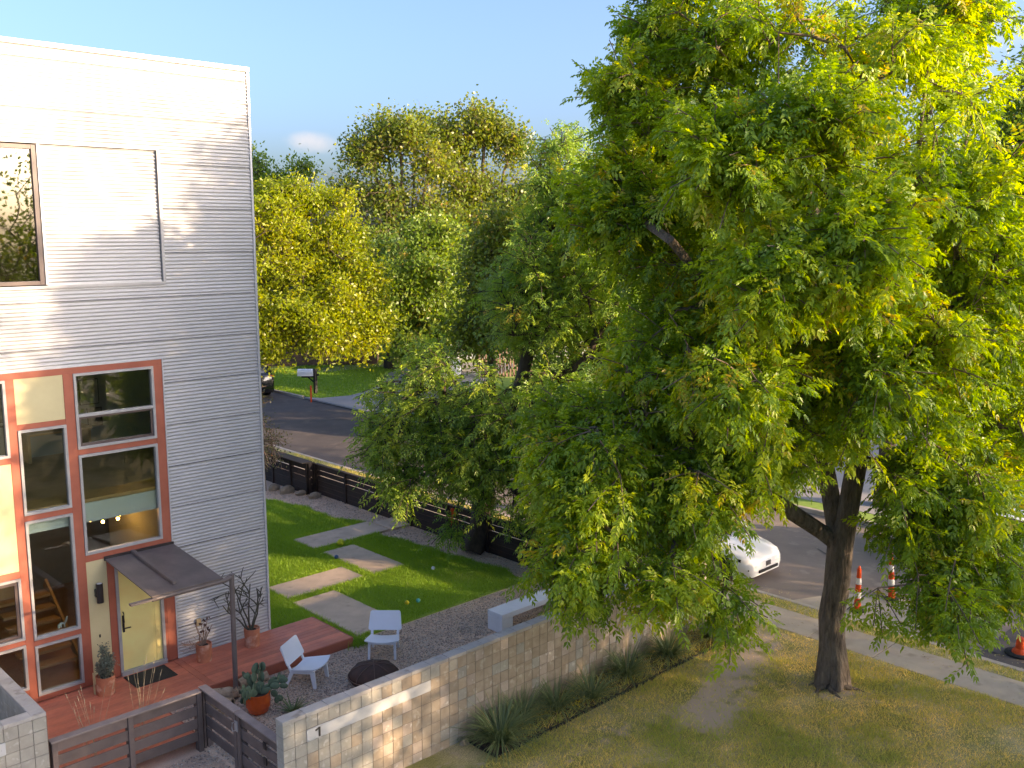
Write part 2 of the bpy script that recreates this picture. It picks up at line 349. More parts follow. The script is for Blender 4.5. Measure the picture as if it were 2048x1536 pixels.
class MB:
    def __init__(s): s.v = []; s.f = []; s.sm = False
    def add(s, vs, fs):
        b = len(s.v); s.v += [tuple(v) for v in vs]; s.f += [tuple(i + b for i in f) for f in fs]; return s
    def box(s, x0, x1, y0, y1, z0, z1):
        return s.add([(x0, y0, z0), (x1, y0, z0), (x1, y1, z0), (x0, y1, z0), (x0, y0, z1), (x1, y0, z1), (x1, y1, z1), (x0, y1, z1)],
                     [(0, 3, 2, 1), (4, 5, 6, 7), (0, 1, 5, 4), (1, 2, 6, 5), (2, 3, 7, 6), (3, 0, 4, 7)])
    def hexa(s, p):      # 8 corners, bottom 4 then top 4
        return s.add(p, [(0, 3, 2, 1), (4, 5, 6, 7), (0, 1, 5, 4), (1, 2, 6, 5), (2, 3, 7, 6), (3, 0, 4, 7)])
    def bar(s, p, q, w, h, up=(0, 0, 1)):
        p, q = Vector(p), Vector(q); d = (q - p).normalized(); u = Vector(up)
        a = d.cross(u)
        if a.length < 1e-4: a = d.cross(Vector((1, 0, 0)))
        a.normalize(); b = a.cross(d); a *= w / 2; b *= h / 2
        return s.hexa([p - a - b, p + a - b, q + a - b, q - a - b, p - a + b, p + a + b, q + a + b, q - a + b])
    def prism(s, poly, z0, z1):
        n = len(poly)
        vs = [(x, y, z0) for x, y in poly] + [(x, y, z1) for x, y in poly]
        fs = [tuple(range(n - 1, -1, -1)), tuple(range(n, 2 * n))] + [(i, (i + 1) % n, n + (i + 1) % n, n + i) for i in range(n)]
        return s.add(vs, fs)
    def lathe(s, c, prof, n=20, caps=True):
        vs = []; fs = []
        for r, z in prof:
            for k in range(n):
                a = 2 * math.pi * k / n; vs.append((c[0] + r * math.cos(a), c[1] + r * math.sin(a), c[2] + z))
        for i in range(len(prof) - 1):
            for k in range(n): fs.append((i * n + k, i * n + (k + 1) % n, (i + 1) * n + (k + 1) % n, (i + 1) * n + k))
        if caps:
            fs.append(tuple(range(n - 1, -1, -1))); fs.append(tuple(range((len(prof) - 1) * n, len(prof) * n)))
        return s.add(vs, fs)
    def tube(s, pts, rad, n=8):
        pts = [Vector(p) for p in pts]; m = len(pts)
        if not hasattr(rad, '__len__'): rad = [rad] * m
        vs = []; fs = []
        for i in range(m):
            d = (pts[min(i + 1, m - 1)] - pts[max(i - 1, 0)]).normalized()
            a = d.cross(Vector((0, 0, 1)))
            if a.length < .05: a = d.cross(Vector((1, 0, 0)))
            a.normalize(); b = d.cross(a)
            for k in range(n):
                t = 2 * math.pi * k / n; vs.append(pts[i] + (a * math.cos(t) + b * math.sin(t)) * rad[i])
        for i in range(m - 1):
            for k in range(n): fs.append((i * n + k, i * n + (k + 1) % n, (i + 1) * n + (k + 1) % n, (i + 1) * n + k))
        fs.append(tuple(range(n - 1, -1, -1))); fs.append(tuple(range((m - 1) * n, m * n)))
        return s.add(vs, fs)
    def ball(s, c, r, nu=10, nv=7, sq=(1, 1, 1)):
        vs = [(c[0], c[1], c[2] - r * sq[2])]; fs = []
        for j in range(1, nv):
            t = -math.pi / 2 + math.pi * j / nv
            for k in range(nu):
                a = 2 * math.pi * k / nu
                vs.append((c[0] + r * sq[0] * math.cos(t) * math.cos(a), c[1] + r * sq[1] * math.cos(t) * math.sin(a), c[2] + r * sq[2] * math.sin(t)))
        vs.append((c[0], c[1], c[2] + r * sq[2])); e = len(vs) - 1
        for k in range(nu):
            fs.append((0, 1 + (k + 1) % nu, 1 + k)); fs.append((e, e - nu + k, e - nu + (k + 1) % nu))
        for j in range(nv - 2):
            for k in range(nu): fs.append((1 + j * nu + k, 1 + j * nu + (k + 1) % nu, 1 + (j + 1) * nu + (k + 1) % nu, 1 + (j + 1) * nu + k))
        return s.add(vs, fs)
    def mesh(s, name, mat, smooth=False, bevel=0.0):
        me = bpy.data.meshes.new(name); me.from_pydata(s.v, [], s.f)
        bm = bmesh.new(); bm.from_mesh(me)
        bmesh.ops.recalc_face_normals(bm, faces=bm.faces)
        if bevel: bmesh.ops.bevel(bm, geom=bm.edges[:], offset=bevel, segments=1, affect='EDGES', clamp_overlap=True)
        bm.to_mesh(me); bm.free()
        if smooth: me.polygons.foreach_set('use_smooth', [True] * len(me.polygons))
        me.materials.append(mat); me.update()
        return me
    def build(s, name, mat, parent=None, smooth=False, bevel=0.0, local=False):
        return link(name, s.mesh(name, mat, smooth, bevel), parent, local)

def np_mesh(name, V, T, mat, tint=None, smooth=False):
    """big triangle mesh straight from arrays"""
    V = np.ascontiguousarray(V, dtype=np.float32).reshape(-1, 3); T = np.ascontiguousarray(T, dtype=np.int32).reshape(-1, 3)
    me = bpy.data.meshes.new(name)
    me.vertices.add(len(V)); me.vertices.foreach_set('co', V.ravel())
    me.loops.add(T.size); me.loops.foreach_set('vertex_index', T.ravel())
    me.polygons.add(len(T)); me.polygons.foreach_set('loop_start', np.arange(0, T.size, 3, dtype=np.int32))
    if smooth: me.polygons.foreach_set('use_smooth', np.ones(len(T), dtype=bool))
    if tint is not None:
        a = me.attributes.new('tint', 'FLOAT', 'POINT'); a.data.foreach_set('value', np.ascontiguousarray(tint, dtype=np.float32))
    me.materials.append(mat); me.update(calc_edges=True)
    return me

def nrm(a): return a / np.maximum(np.linalg.norm(a, axis=-1, keepdims=True), 1e-9)

# ------------------------------------------------------------------ trees
def skeleton(rng, polylines, clusters, pen=.12, arch=.10, step=.55):
    """limb polylines [(parent_index or -1, [(x,y,z)...])] + cluster points -> nodes P, parents"""
    P = []; par = []; plen = []
    ends = []
    for (pi, pts) in polylines:
        prev = ends[pi[0]][pi[1]] if isinstance(pi, tuple) else -1
        ids = []
        for k, q in enumerate(pts):
            q = np.array(q, float)
            if prev >= 0:
                a = P[prev]; n = max(1, int(np.linalg.norm(q - a) / .5))
                for j in range(1, n + 1):
                    P.append(a + (q - a) * j / n + rng.normal(0, .025, 3) * (j < n)); par.append(prev); plen.append(plen[prev] + np.linalg.norm(P[-1] - P[prev])); prev = len(P) - 1
            else:
                P.append(q); par.append(-1); plen.append(0.0); prev = 0
            ids.append(prev)
        ends.append(ids)
    base = np.array(P)
    dmin = np.min(np.linalg.norm(clusters[:, None] - base[None], axis=2), axis=1)
    order = np.argsort(dmin)
    tips = np.zeros(len(clusters), int)
    cap = len(P) + len(clusters) * 12
    A = np.zeros((cap, 3)); A[:len(P)] = base; L = np.zeros(cap); L[:len(P)] = plen; n = len(P); par = par + [0] * (cap - n)
    lowz = base[0][2] + 1.8
    for ci in order:
        c = clusters[ci]
        d = np.linalg.norm(A[:n] - c, axis=1)
        cost = d + pen * L[:n] + (A[:n, 2] < lowz) * 50 + np.maximum(0, A[:n, 2] - c[2]) * .15
        b = int(np.argmin(cost)); a = A[b].copy(); dd = d[b]; k = max(1, min(9, int(dd / step)))
        prev = b; side = rng.normal(0, .07 * dd, 3)
        for j in range(1, k + 1):
            t = j / k; q = a + (c - a) * t + side * math.sin(math.pi * t); q[2] += arch * dd * math.sin(math.pi * t)
            A[n] = q; par[n] = prev; L[n] = L[prev] + np.linalg.norm(q - A[prev]); prev = n; n += 1
        tips[ci] = prev
    return A[:n].copy(), np.array(par[:n]), tips

def limb_mesh(name, P, par, mat, rtip=.0095, expo=2.35, trunk_r=None, flare=None, minr=0.0, sides=7, rmin_draw=0.0, rmax_draw=9, flute=0.0):
    n = len(P); w = np.zeros(n); cnt = np.zeros(n, int)
    for i in range(1, n): cnt[par[i]] += 1
    w[cnt == 0] = rtip ** expo
    for i in range(n - 1, 0, -1): w[par[i]] += w[i]
    r = w ** (1 / expo)
    if trunk_r is not None: r = r * (trunk_r / r[0]) ** np.clip((r - rtip) / (r[0] - rtip), 0, 1)
    if flare: r = r * (1 + flare[0] * np.exp(-(P[:, 2] - P[0, 2]) / flare[1]) * (r > r[0] * .5))
    idx = np.arange(1, n); pa = par[1:]
    dirs = np.zeros((n, 3)); dirs[1:] = nrm(P[1:] - P[pa]); dirs[0] = dirs[1] if n > 1 else (0, 0, 1)
    main = np.full(n, -1)
    for i in idx:
        p = par[i]
        if main[p] < 0 or r[i] > r[main[p]]: main[p] = i
    is_main = main[pa] == idx
    r0 = np.where(is_main, r[pa], np.minimum(r[pa], r[idx] * 1.15)); d0 = np.where(is_main[:, None], dirs[pa], dirs[idx])
    keep = (r[idx] >= rmin_draw) & (r[idx] < rmax_draw)
    idx, pa, r0, d0 = idx[keep], pa[keep], r0[keep], d0[keep]
    def ring(C, D, rad):
        a = np.cross(D, np.array([.62, .77, .12])); a = nrm(a); b = np.cross(D, a)
        t = np.arange(sides) * 2 * np.pi / sides
        rr = np.repeat(rad[:, None], sides, 1)
        if flute:
            fl = np.random.default_rng(4).normal(0, 1, sides); hgt = np.maximum(C[:, 2:3] - P[0, 2], 0)
            rr = rr * (1 + flute * fl[None] + (.24 * np.exp(-hgt / .22)) * np.sin(5 * t + .7)[None] + .10 * np.exp(-hgt / .5) * np.sin(3 * t + 2)[None])
        return C[:, None] + (a[:, None] * np.cos(t)[None, :, None] + b[:, None] * np.sin(t)[None, :, None]) * rr[:, :, None]
    V = np.concatenate([ring(P[pa], d0, r0), ring(P[idx], dirs[idx], r[idx])], axis=1)
    m = len(idx); k = np.arange(sides); k2 = (k + 1) % sides
    q = np.concatenate([np.stack([k, k2, sides + k2], 1), np.stack([k, sides + k2, sides + k], 1)])
    T = (np.arange(m) * 2 * sides)[:, None, None] + q[None]
    return np_mesh(name, V, T, mat, smooth=True), r

def compound_leaves(rng, B, D, Lr, nl, wid, droop, tint):
    """pinnate leaves: B base, D direction, Lr rachis length -> triangles"""
    N = len(B); D = nrm(D)
    up = np.tile(np.array([0, 0, 1.0]), (N, 1)) + rng.normal(0, .35, (N, 3))
    side = nrm(np.cross(D, up)); nor = np.cross(side, D)
    npair = nl // 2; s = np.concatenate([np.repeat(np.linspace(.28, .92, npair), 2), [1.0]])
    sg = np.concatenate([np.tile([1, -1], npair), [0]])
    k = len(s); s_ = s[None, :, None]
    pos = B[:, None] + D[:, None] * (Lr[:, None, None] * s_)
    pos[..., 2] -= (droop[:, None] * Lr[:, None] * s[None] ** 2)
    fw = D[:, None] * (.55 + .25 * s_) + side[:, None] * (sg[None, :, None] * .95)
    fw = fw + rng.normal(0, .14, fw.shape); fw[..., 2] -= (.25 + droop[:, None] * .7 * s[None])
    fw = nrm(fw)
    ln = Lr[:, None] * (.40 - .16 * np.abs(s[None] - .62) / .4) * rng.uniform(.85, 1.15, (N, k))
    wv = nrm(np.cross(fw, nor[:, None] + rng.normal(0, .35, fw.shape)))
    hw = (ln * wid)[..., None]
    mid = pos + fw * (ln * .45)[..., None]
    tip = pos + fw * ln[..., None]; tip[..., 2] -= ln * .18
    fold = np.cross(wv, fw) * hw * .3
    V = np.stack([pos, mid + wv * hw + fold, tip, mid - wv * hw + fold], axis=2)
    m = N * k; b = (np.arange(m) * 4)[:, None, None]
    T = b + np.array([[0, 1, 2], [0, 2, 3]])[None]
    tt = np.clip(tint[:, None] + rng.normal(0, .05, (N, k)), 0, 1)
    return V.reshape(-1, 3), T.reshape(-1, 3), np.repeat(tt.ravel(), 4)

def simple_leaves(rng, C, ln, wd, tint, upb=.5):
    N = len(C)
    d = nrm(rng.normal(0, 1, (N, 3)) + np.array([0, 0, -.25])); nn = nrm(rng.normal(0, 1, (N, 3)) + np.array([0, 0, upb]))
    w = nrm(np.cross(d, nn)); l = ln * rng.uniform(.7, 1.3, (N, 1)); ww = wd * rng.uniform(.8, 1.2, (N, 1))
    V = np.stack([C, C + d * l * .45 + w * ww, C + d * l, C + d * l * .45 - w * ww], axis=1)
    T = (np.arange(N) * 4)[:, None, None] + np.array([[0, 1, 2], [0, 2, 3]])[None]
    return V.reshape(-1, 3), T.reshape(-1, 3), np.repeat(tint, 4)

def sample_lobes(rng, lobes, n, inner=.45, reject=None):
    w = np.array([l[2] for l in lobes], float); w /= w.sum(); out = []
    while len(out) < n:
        i = rng.choice(len(lobes), p=w); c, rad, _ = lobes[i]
        d = rng.normal(0, 1, 3); d /= np.linalg.norm(d)
        rr = inner + (1 - inner) * rng.random() ** .75
        q = np.array(c) + d * np.array(rad) * rr
        if q[2] < .9: continue
        if reject and reject(q): continue
        out.append(q)
    return np.array(out)

def tree(name, label, lobes, polylines, ncl, mat, bark, seed, group, compound=None, simple=None, trunk_r=.3, inner=.45, reject=None,
         sig=.42, flare=(.25, .5), twigs=4, twig_len=.75, arch=.1, tint_mu=.42, tint_sd=.17, split_twigs=None):
    rng = np.random.default_rng(seed)
    base = polylines[0][1][0]
    root = thing(name, label, 'tree', tuple(base), 0, group)
    C = sample_lobes(rng, lobes, ncl, inner, reject)
    ctint = np.clip(rng.normal(tint_mu, tint_sd, ncl), 0, 1)
    P, par, tips = skeleton(rng, polylines, C, arch=arch)
    cen = np.mean(C, axis=0)
    Pn = [P]; parn = [par]; n = len(P)
    lv, lt, ltt, off = [], [], [], 0
    # twigs in each cluster
    out = nrm(C - cen) + np.array([0, 0, .1])
    Tb = np.repeat(np.arange(ncl), twigs); m = len(Tb)
    td = nrm(out[Tb] * .8 + rng.normal(0, .75, (m, 3))); tl = twig_len * rng.uniform(.6, 1.25, m)
    tb = P[tips[Tb]]
    q1 = tb + td * (tl * .5)[:, None]; q2 = tb + td * tl[:, None]; q2[:, 2] -= .18 * tl; q1[:, 2] -= .05 * tl
    Pn += [q1, q2]; parn += [tips[Tb], n + np.arange(m)]
    P2 = np.concatenate(Pn); par2 = np.concatenate(parn)
    if split_twigs:
        me, _ = limb_mesh('trunk', P2, par2, bark, trunk_r=trunk_r, flare=flare, rmin_draw=.022, sides=22, flute=.035); link('trunk', me, root)
        me, _ = limb_mesh('branches', P2, par2, split_twigs, trunk_r=trunk_r, rmax_draw=.022, sides=4); o = link('branches', me, root); o['kind'] = 'stuff'
    else:
        me, _ = limb_mesh('trunk', P2, par2, bark, trunk_r=trunk_r, flare=flare, rmin_draw=.006, sides=5 if ncl < 400 else 6); link('trunk', me, root)
    if compound:
        nlt, leaflets, Ll, wid, dr = compound
        Lb = np.repeat(np.arange(m), nlt); k = len(Lb)
        t = rng.uniform(.15, 1.0, k)[:, None]
        base_ = np.where(t < .5, tb[Lb] + (q1[Lb] - tb[Lb]) * t * 2, q1[Lb] + (q2[Lb] - q1[Lb]) * (t * 2 - 1))
        D = nrm(td[Lb] * .55 + rng.normal(0, .75, (k, 3)) + np.array([0, 0, -.12]))
        V, T, tt = compound_leaves(rng, base_, D, Ll * rng.uniform(.7, 1.2, k), leaflets, wid, dr * rng.uniform(.5, 1.5, k),
                                   np.clip(ctint[Tb[Lb]] + rng.normal(0, .10, k), 0, 1))
    else:
        per, ll, lw, upb = simple
        k = ncl * per; ci = np.repeat(np.arange(ncl), per)
        tq = rng.integers(0, twigs, k); tw = ci * twigs + tq; t = rng.random(k)[:, None] ** .7
        pos = tb[tw] + (q2[tw] - tb[tw]) * t + rng.normal(0, sig, (k, 3)) * np.array([1, 1, .8])
        V, T, tt = simple_leaves(rng, pos, ll, lw, np.clip(ctint[ci] + rng.normal(0, .1, k), 0, 1), upb)
    link('crown', np_mesh('crown', V, T, mat, tt), root)
    return root

def blades(rng, XY, Z, h, w, tint, lean=.45):
    N = len(XY); b = np.concatenate([XY, np.full((N, 1), Z) if np.isscalar(Z) else Z[:, None]], 1)
    a = rng.uniform(0, 2 * np.pi, N); s = np.stack([np.cos(a), np.sin(a), np.zeros(N)], 1) * (w * rng.uniform(.7, 1.3, N))[:, None]
    ln = rng.normal(0, lean, (N, 2)) * np.reshape(h, (-1, 1)); hh = h * rng.uniform(.55, 1.25, N)
    tip = b + np.stack([ln[:, 0], ln[:, 1], hh], 1)
    V = np.stack([b - s, b + s, tip], 1); T = np.arange(N * 3).reshape(N, 3)
    return V.reshape(-1, 3), T, np.repeat(tint, 3)

def strips(rng, base, D, L, w, droop, tint, seg=4):
    """arching blade leaves as tapering strips"""
    N = len(base); D = nrm(D); side = nrm(np.cross(D, np.array([0, 0, 1.0]) + rng.normal(0, .2, (N, 3))))
    s = np.linspace(0, 1, seg + 1)
    pos = base[:, None] + D[:, None] * (L[:, None, None] * s[None, :, None]); pos[..., 2] -= droop[:, None] * L[:, None] * s[None] ** 2.2
    pos[..., 2] = np.maximum(pos[..., 2], base[:, None, 2] * 0 + .012)
    wd = w * (1 - .92 * s) [None, :, None]
    V = np.stack([pos - side[:, None] * wd, pos + side[:, None] * wd], 2).reshape(N, -1, 3)
    q = []
    for k in range(seg): q += [[2 * k, 2 * k + 1, 2 * k + 3], [2 * k, 2 * k + 3, 2 * k + 2]]
    T = (np.arange(N) * (2 * seg + 2))[:, None, None] + np.array(q)[None]
    return V.reshape(-1, 3), T.reshape(-1, 3), np.repeat(tint, 2 * seg + 2)

# ================================================================== GROUND AND STREET
def sheet(name, poly, z, mat, kind='structure', sub=0):
    b = MB(); b.add([(x, y, z) for x, y in poly], [tuple(range(len(poly)))])
    o = b.build(name, mat)
    return tag(o, kind=kind)

def rect(x0, x1, y0, y1): return [(x0, y0), (x1, y0), (x1, y1), (x0, y1)]

sheet('ground', rect(-400, 500, -400, 600), -.20, M['ground'])
sheet('street', rect(20.75, 28.2, 29.4, 140), -.13, M['asphalt_new'])
sheet('street', rect(20.75, 28.2, -60, 29.4), -.13, M['asphalt_old'])
sheet('street', rect(20.75, 28.2, -60, 7.4), -.126, M['asphalt_new'])
cr = MB(); rc = random.Random(14)
for k in range(26):
    x, y = rc.uniform(20.9, 28), rc.uniform(0, 48); a = rc.choice((0, math.pi / 2)) + rc.gauss(0, .25); p_ = [(x, y)]
    for j in range(rc.randint(4, 9)): a += rc.gauss(0, .35); x += .55 * math.cos(a); y += .55 * math.sin(a); p_.append((min(max(x, 20.8), 28.1), y))
    for (xa, ya), (xb, yb) in zip(p_[:-1], p_[1:]):
        d_ = Vector((xb - xa, yb - ya, 0)); d_ = d_.normalized() if d_.length > 1e-6 else Vector((1, 0, 0)); n_ = Vector((-d_.y, d_.x, 0)) * rc.uniform(.012, .03)
        cr.add([(xa - n_.x, ya - n_.y, -.1205), (xb - n_.x, yb - n_.y, -.1205), (xb + n_.x, yb + n_.y, -.1205), (xa + n_.x, ya + n_.y, -.1205)], [(0, 1, 2, 3)])
tag(cr.build('tar_cracks', M['asphalt_new']), kind='structure')
# poured concrete patch by the kerb near the tall cones
sheet('concrete_patch', [(20.76, 11.9), (22.3, 11.2), (23.5, 9.0), (22.8, 8.2), (20.76, 8.6)], -.124, M['walk'])
b = MB(); b.box(20.58, 20.75, -60, 140, -.19, .0); b.build('kerb', M['kerb'], bevel=.02)['kind'] = 'structure'
b = MB(); b.box(28.2, 28.38, -60, 38.2, -.19, .0); b.box(28.2, 28.38, 45.6, 140, -.19, 0); b.build('kerb', M['kerb'], bevel=.02)['kind'] = 'structure'
sidewalk = thing('sidewalk', None, None, (19.5, 8, 0), kind='structure')
slab_me = MB().box(-.545, .545, -.743, .743, -.06, .006).mesh('paving_slab', M['walk'], bevel=.008)
for k in range(40):
    y = -4 + 1.5 * k
    o = link('paving_slab', slab_me, sidewalk); o.location = (19.53 + random.uniform(-.006, .006), y, random.uniform(-.004, .004))
    o.rotation_euler = (random.uniform(-.003, .003), random.uniform(-.004, .004), 0)
verge = sheet('verge', rect(20.06, 20.58, -40, 120), -.012, M['lawn_out'])

# front lawn: a fine grid so the worn soil can carry a mask
def soil_grid(name, x0, x1, y0, y1, n, m, z, mat, fn):
    xs = np.linspace(x0, x1, n); ys = np.linspace(y0, y1, m)
    X, Y = np.meshgrid(xs, ys, indexing='ij')
    rr = np.random.default_rng(3)
    Z = np.full_like(X, z) + .012 * np.sin(X * 2.1 + Y) * np.cos(Y * 1.7) + rr.normal(0, .003, X.shape)
    V = np.stack([X, Y, Z], -1).reshape(-1, 3); i = (np.arange(n - 1)[:, None] * m + np.arange(m - 1)[None]).ravel()
    T = np.concatenate([np.stack([i, i + m, i + m + 1], 1), np.stack([i, i + m + 1, i + 1], 1)])
    me = np_mesh(name, V, T, mat, smooth=True)
    a = me.attributes.new('soil', 'FLOAT', 'POINT'); a.data.foreach_set('value', np.clip(fn(V[:, 0], V[:, 1]), 0, 1).astype(np.float32))
    return me
def soil(x, y):
    def blob(cx, cy, rx, ry, a):
        c, s = math.cos(a), math.sin(a); u = ((x - cx) * c + (y - cy) * s) / rx; v = (-(x - cx) * s + (y - cy) * c) / ry
        return np.exp(-(u * u + v * v))
    return .80 * blob(16.5, 10.4, 1.8, .62, .25) + .80 * blob(14.5, 9.65, 1.0, .6, .45) + .6 * blob(17.1, 8.7, .7, .6, 0) + .45 * blob(18.3, 11.1, .9, .6, 0) + .4 * blob(12.5, 10.5, 1.6, .35, -.1) + .35 * blob(9.5, 11.6, 1.6, .4, 0)
o = link('front_lawn', soil_grid('front_lawn', 5, 18.97, -6, 12.2, 160, 200, 0.0, M['lawn_out'], soil)); o['kind'] = 'structure'
rg = np.random.default_rng(11)
xy = np.stack([rg.uniform(8.2, 18.95, 190000), rg.uniform(3.2, 11.33, 190000)], 1)
def vnoise(x, y, sc, seed):
    g_ = np.random.default_rng(seed).random((64, 64)); x = x * sc; y = y * sc; i = np.floor(x).astype(int); j = np.floor(y).astype(int); u = x - i; v = y - j
    u = u * u * (3 - 2 * u); v = v * v * (3 - 2 * v); i %= 63; j %= 63
    return (g_[i, j] * (1 - u) + g_[i + 1, j] * u) * (1 - v) + (g_[i, j + 1] * (1 - u) + g_[i + 1, j + 1] * u) * v
pat = .5 * vnoise(xy[:, 0], xy[:, 1], .55, 1) + .3 * vnoise(xy[:, 0], xy[:, 1], 1.5, 2) + .2 * vnoise(xy[:, 0], xy[:, 1], 4.2, 3)
pat = np.clip((pat - .32) * 2.6, 0, 1)
keep = rg.random(len(xy)) > np.clip(soil(xy[:, 0], xy[:, 1]) * 1.15 + .35 * (1 - pat), 0, .93)
xy, pat = xy[keep], pat[keep]
hvar = .035 + .05 * np.clip(pat, 0, 1.2) * rg.uniform(.6, 1.4, len(xy))
V, T, t = blades(rg, xy, 0.0, hvar, .0065, np.clip(.30 + .58 * (1 - pat) + rg.normal(0, .16, len(xy)), 0, 1), .6)
tag(link('dry_grass', np_mesh('dry_grass', V, T, M['grass_out'], t)), kind='stuff')
xy = np.stack([rg.uniform(20.08, 20.57, 16000), rg.uniform(-1, 34, 16000)], 1)
V, T, t = blades(rg, xy, -.012, .06, .006, np.clip(rg.normal(.5, .25, len(xy)), 0, 1), .6)
tag(link('verge_grass', np_mesh('verge_grass', V, T, M['grass_out'], t)), kind='stuff')

# far side of the street
sheet('far_lawn', rect(28.38, 120, -60, 140), -.03, M['lawn_base'])
drv = [(28.2, 45.4), (28.7, 44.5), (30.3, 44.1), (32.0, 44.8), (33.8, 46.2), (37, 49.5), (42, 52), (46, 47), (36, 40.5), (31.5, 38.6), (28.2, 37.2)]
b = MB(); b.prism(drv, -.10, -.022); b.build('driveway', M['drive'])['kind'] = 'structure'
b = MB(); b.prism([(32.4, 53.5), (36, 54.5), (46, 52.5), (46, 51.3), (37, 52.4), (33, 52.7)], -.1, -.015); b.build('far_path', M['drive'])['kind'] = 'structure'
rg2 = np.random.default_rng(5)
xy = np.stack([rg2.uniform(28.4, 40, 26000), rg2.uniform(44.0, 56, 26000)], 1)
def inpoly(xy, poly):
    x, y = xy[:, 0], xy[:, 1]; r = np.zeros(len(xy), bool); n = len(poly)
    for i in range(n):
        (x0, y0), (x1, y1) = poly[i], poly[(i + 1) % n]
        c = ((y0 > y) != (y1 > y)) & (x < (x1 - x0) * (y - y0) / ((y1 - y0) or 1e-9) + x0); r ^= c
    return r
xy = xy[~inpoly(xy, drv)]
V, T, t = blades(rg2, xy, -.03, .10, .02, np.clip(rg2.normal(.35, .2, len(xy)), 0, 1), .5)
tag(link('far_grass', np_mesh('far_grass', V, T, M['grass_in'], t)), kind='stuff')
# across the street on the right: pale sidewalk and dirt yard seen under the branches
sheet('far_sidewalk', rect(29.2, 30.6, -30, 36), -.02, M['drive'])
sheet('far_driveway', rect(30.6, 44, 13.8, 19.5), -.018, M['drive'])

# ================================================================== COURTYARD
sheet('gravel_bed', [(2.0, 12.4), (17.9, 12.4), (17.9, 31), (8, 31), (8, 19), (2.0, 19)], -.008, M['gravel_bed'])
sheet('sidewalk_strip', rect(17.9, 18.98, 12.2, 40), -.01, M['gravel_bed'])
def gravel(name, reg, n, seed, s0=.012, s1=.026):
    r = np.random.default_rng(seed); xy = []
    for (x0, x1, y0, y1), k in reg: xy.append(np.stack([r.uniform(x0, x1, k), r.uniform(y0, y1, k)], 1))
    xy = np.concatenate(xy); N = len(xy)
    o8 = np.array([[1, 0, 0], [-1, 0, 0], [0, 1, 0], [0, -1, 0], [0, 0, 1], [0, 0, -1]], float)
    f8 = np.array([[0, 2, 4], [2, 1, 4], [1, 3, 4], [3, 0, 4], [2, 0, 5], [1, 2, 5], [3, 1, 5], [0, 3, 5]])
    a = r.uniform(0, 2 * np.pi, N); ca, sa = np.cos(a), np.sin(a)
    sc = r.uniform(s0, s1, (N, 1, 1)) * r.uniform(.6, 1.2, (N, 1, 3)) * np.array([1, 1, .45])
    v = o8[None] * sc + r.normal(0, .003, (N, 6, 3))
    x = v[..., 0] * ca[:, None] - v[..., 1] * sa[:, None]; y = v[..., 0] * sa[:, None] + v[..., 1] * ca[:, None]
    V = np.stack([x + xy[:, 0:1], y + xy[:, 1:2], v[..., 2] + r.uniform(-.006, .008, (N, 1))], -1)
    T = (np.arange(N) * 6)[:, None, None] + f8[None]
    return np_mesh(name, V, T, M['pebble'], np.repeat(r.random(N), 6))
m, n, l, p = _nodes('pebble')
at = n.new('ShaderNodeAttribute'); at.attribute_name = 'tint'; rp = n.new('ShaderNodeValToRGB')
for k, (ps, c) in enumerate([(0, (.22, .165, .14)), (.3, (.48, .36, .29)), (.6, (.58, .46, .37)), (.85, (.68, .56, .45)), (1, (.74, .66, .56))]):
    e = rp.color_ramp.elements[k] if k < 2 else rp.color_ramp.elements.new(ps)
    e.position = ps; e.color = (*c, 1)
l.new(at.outputs['Fac'], rp.inputs['Fac']); l.new(rp.outputs[0], p.inputs['Base Color']); p.inputs['Roughness'].default_value = .9
M['pebble'] = m
tag(link('gravel', gravel('gravel', [((7.25, 11.6, 12.45, 16.8), 21000), ((11.6, 17.0, 14.4, 17.0), 13000), ((4.7, 7.2, 12.5, 15.0), 5000),
                                     ((16.3, 17.8, 17.0, 29.5), 9000)], 0, 21)), kind='stuff')

# lawn inside the courtyard with its stepping slabs
lawn_poly = [(10.42, 18.5), (11.5, 18.5), (11.78, 17.05), (16.85, 17.05), (17.15, 18.0), (16.9, 19.6), (16.75, 21.5), (16.55, 22.7), (17.0, 24.0), (16.5, 25.2), (16.55, 26.7), (16.2, 28.3), (15.6, 29.2), (10.42, 29.2)]
b = MB(); b.prism(lawn_poly, -.05, .03); b.build('courtyard_lawn', M['lawn_base'])['kind'] = 'structure'
slabs = [(11.80, 13.0, 17.12, 19.82), (11.87, 14.12, 20.12, 21.14), (14.4, 15.44, 20.12, 22.5), (14.4, 17.04, 22.92, 24.06), (17.1, 17.86, 22.9, 23.85)]
path = thing('stepping_path', None, None, (13, 20, 0), kind='structure')
for (x0, x1, y0, y1) in slabs:
    MB().box(x0, x1, y0, y1, -.04, .055 + random.uniform(-.004, .004)).build('stepping_slab', M['slab'], path, bevel=.012)
rg = np.random.default_rng(17)
xy = np.stack([rg.uniform(10.45, 17.2, 230000), rg.uniform(17.0, 29.2, 230000)], 1)
jig = rg.normal(0, .035, xy.shape) + np.stack([.05 * np.sin(xy[:, 1] * 5.1), .04 * np.sin(xy[:, 0] * 6.3)], 1)
keep = inpoly(xy + jig, lawn_poly)
for (x0, x1, y0, y1) in slabs: keep &= ~((xy[:, 0] + np.abs(jig[:, 0]) > x0 + .05) & (xy[:, 0] - np.abs(jig[:, 0]) < x1 - .05) & (xy[:, 1] + np.abs(jig[:, 1]) > y0 + .05) & (xy[:, 1] - np.abs(jig[:, 1]) < y1 - .05))
keep &= ~((xy[:, 0] < 11.5) & (xy[:, 1] < 18.46))
xy = xy[keep]
worn = np.exp(-(((xy[:, 0] - 15.9) / .55) ** 2 + ((xy[:, 1] - 18.3) / .75) ** 2))
edge = np.zeros(len(xy))
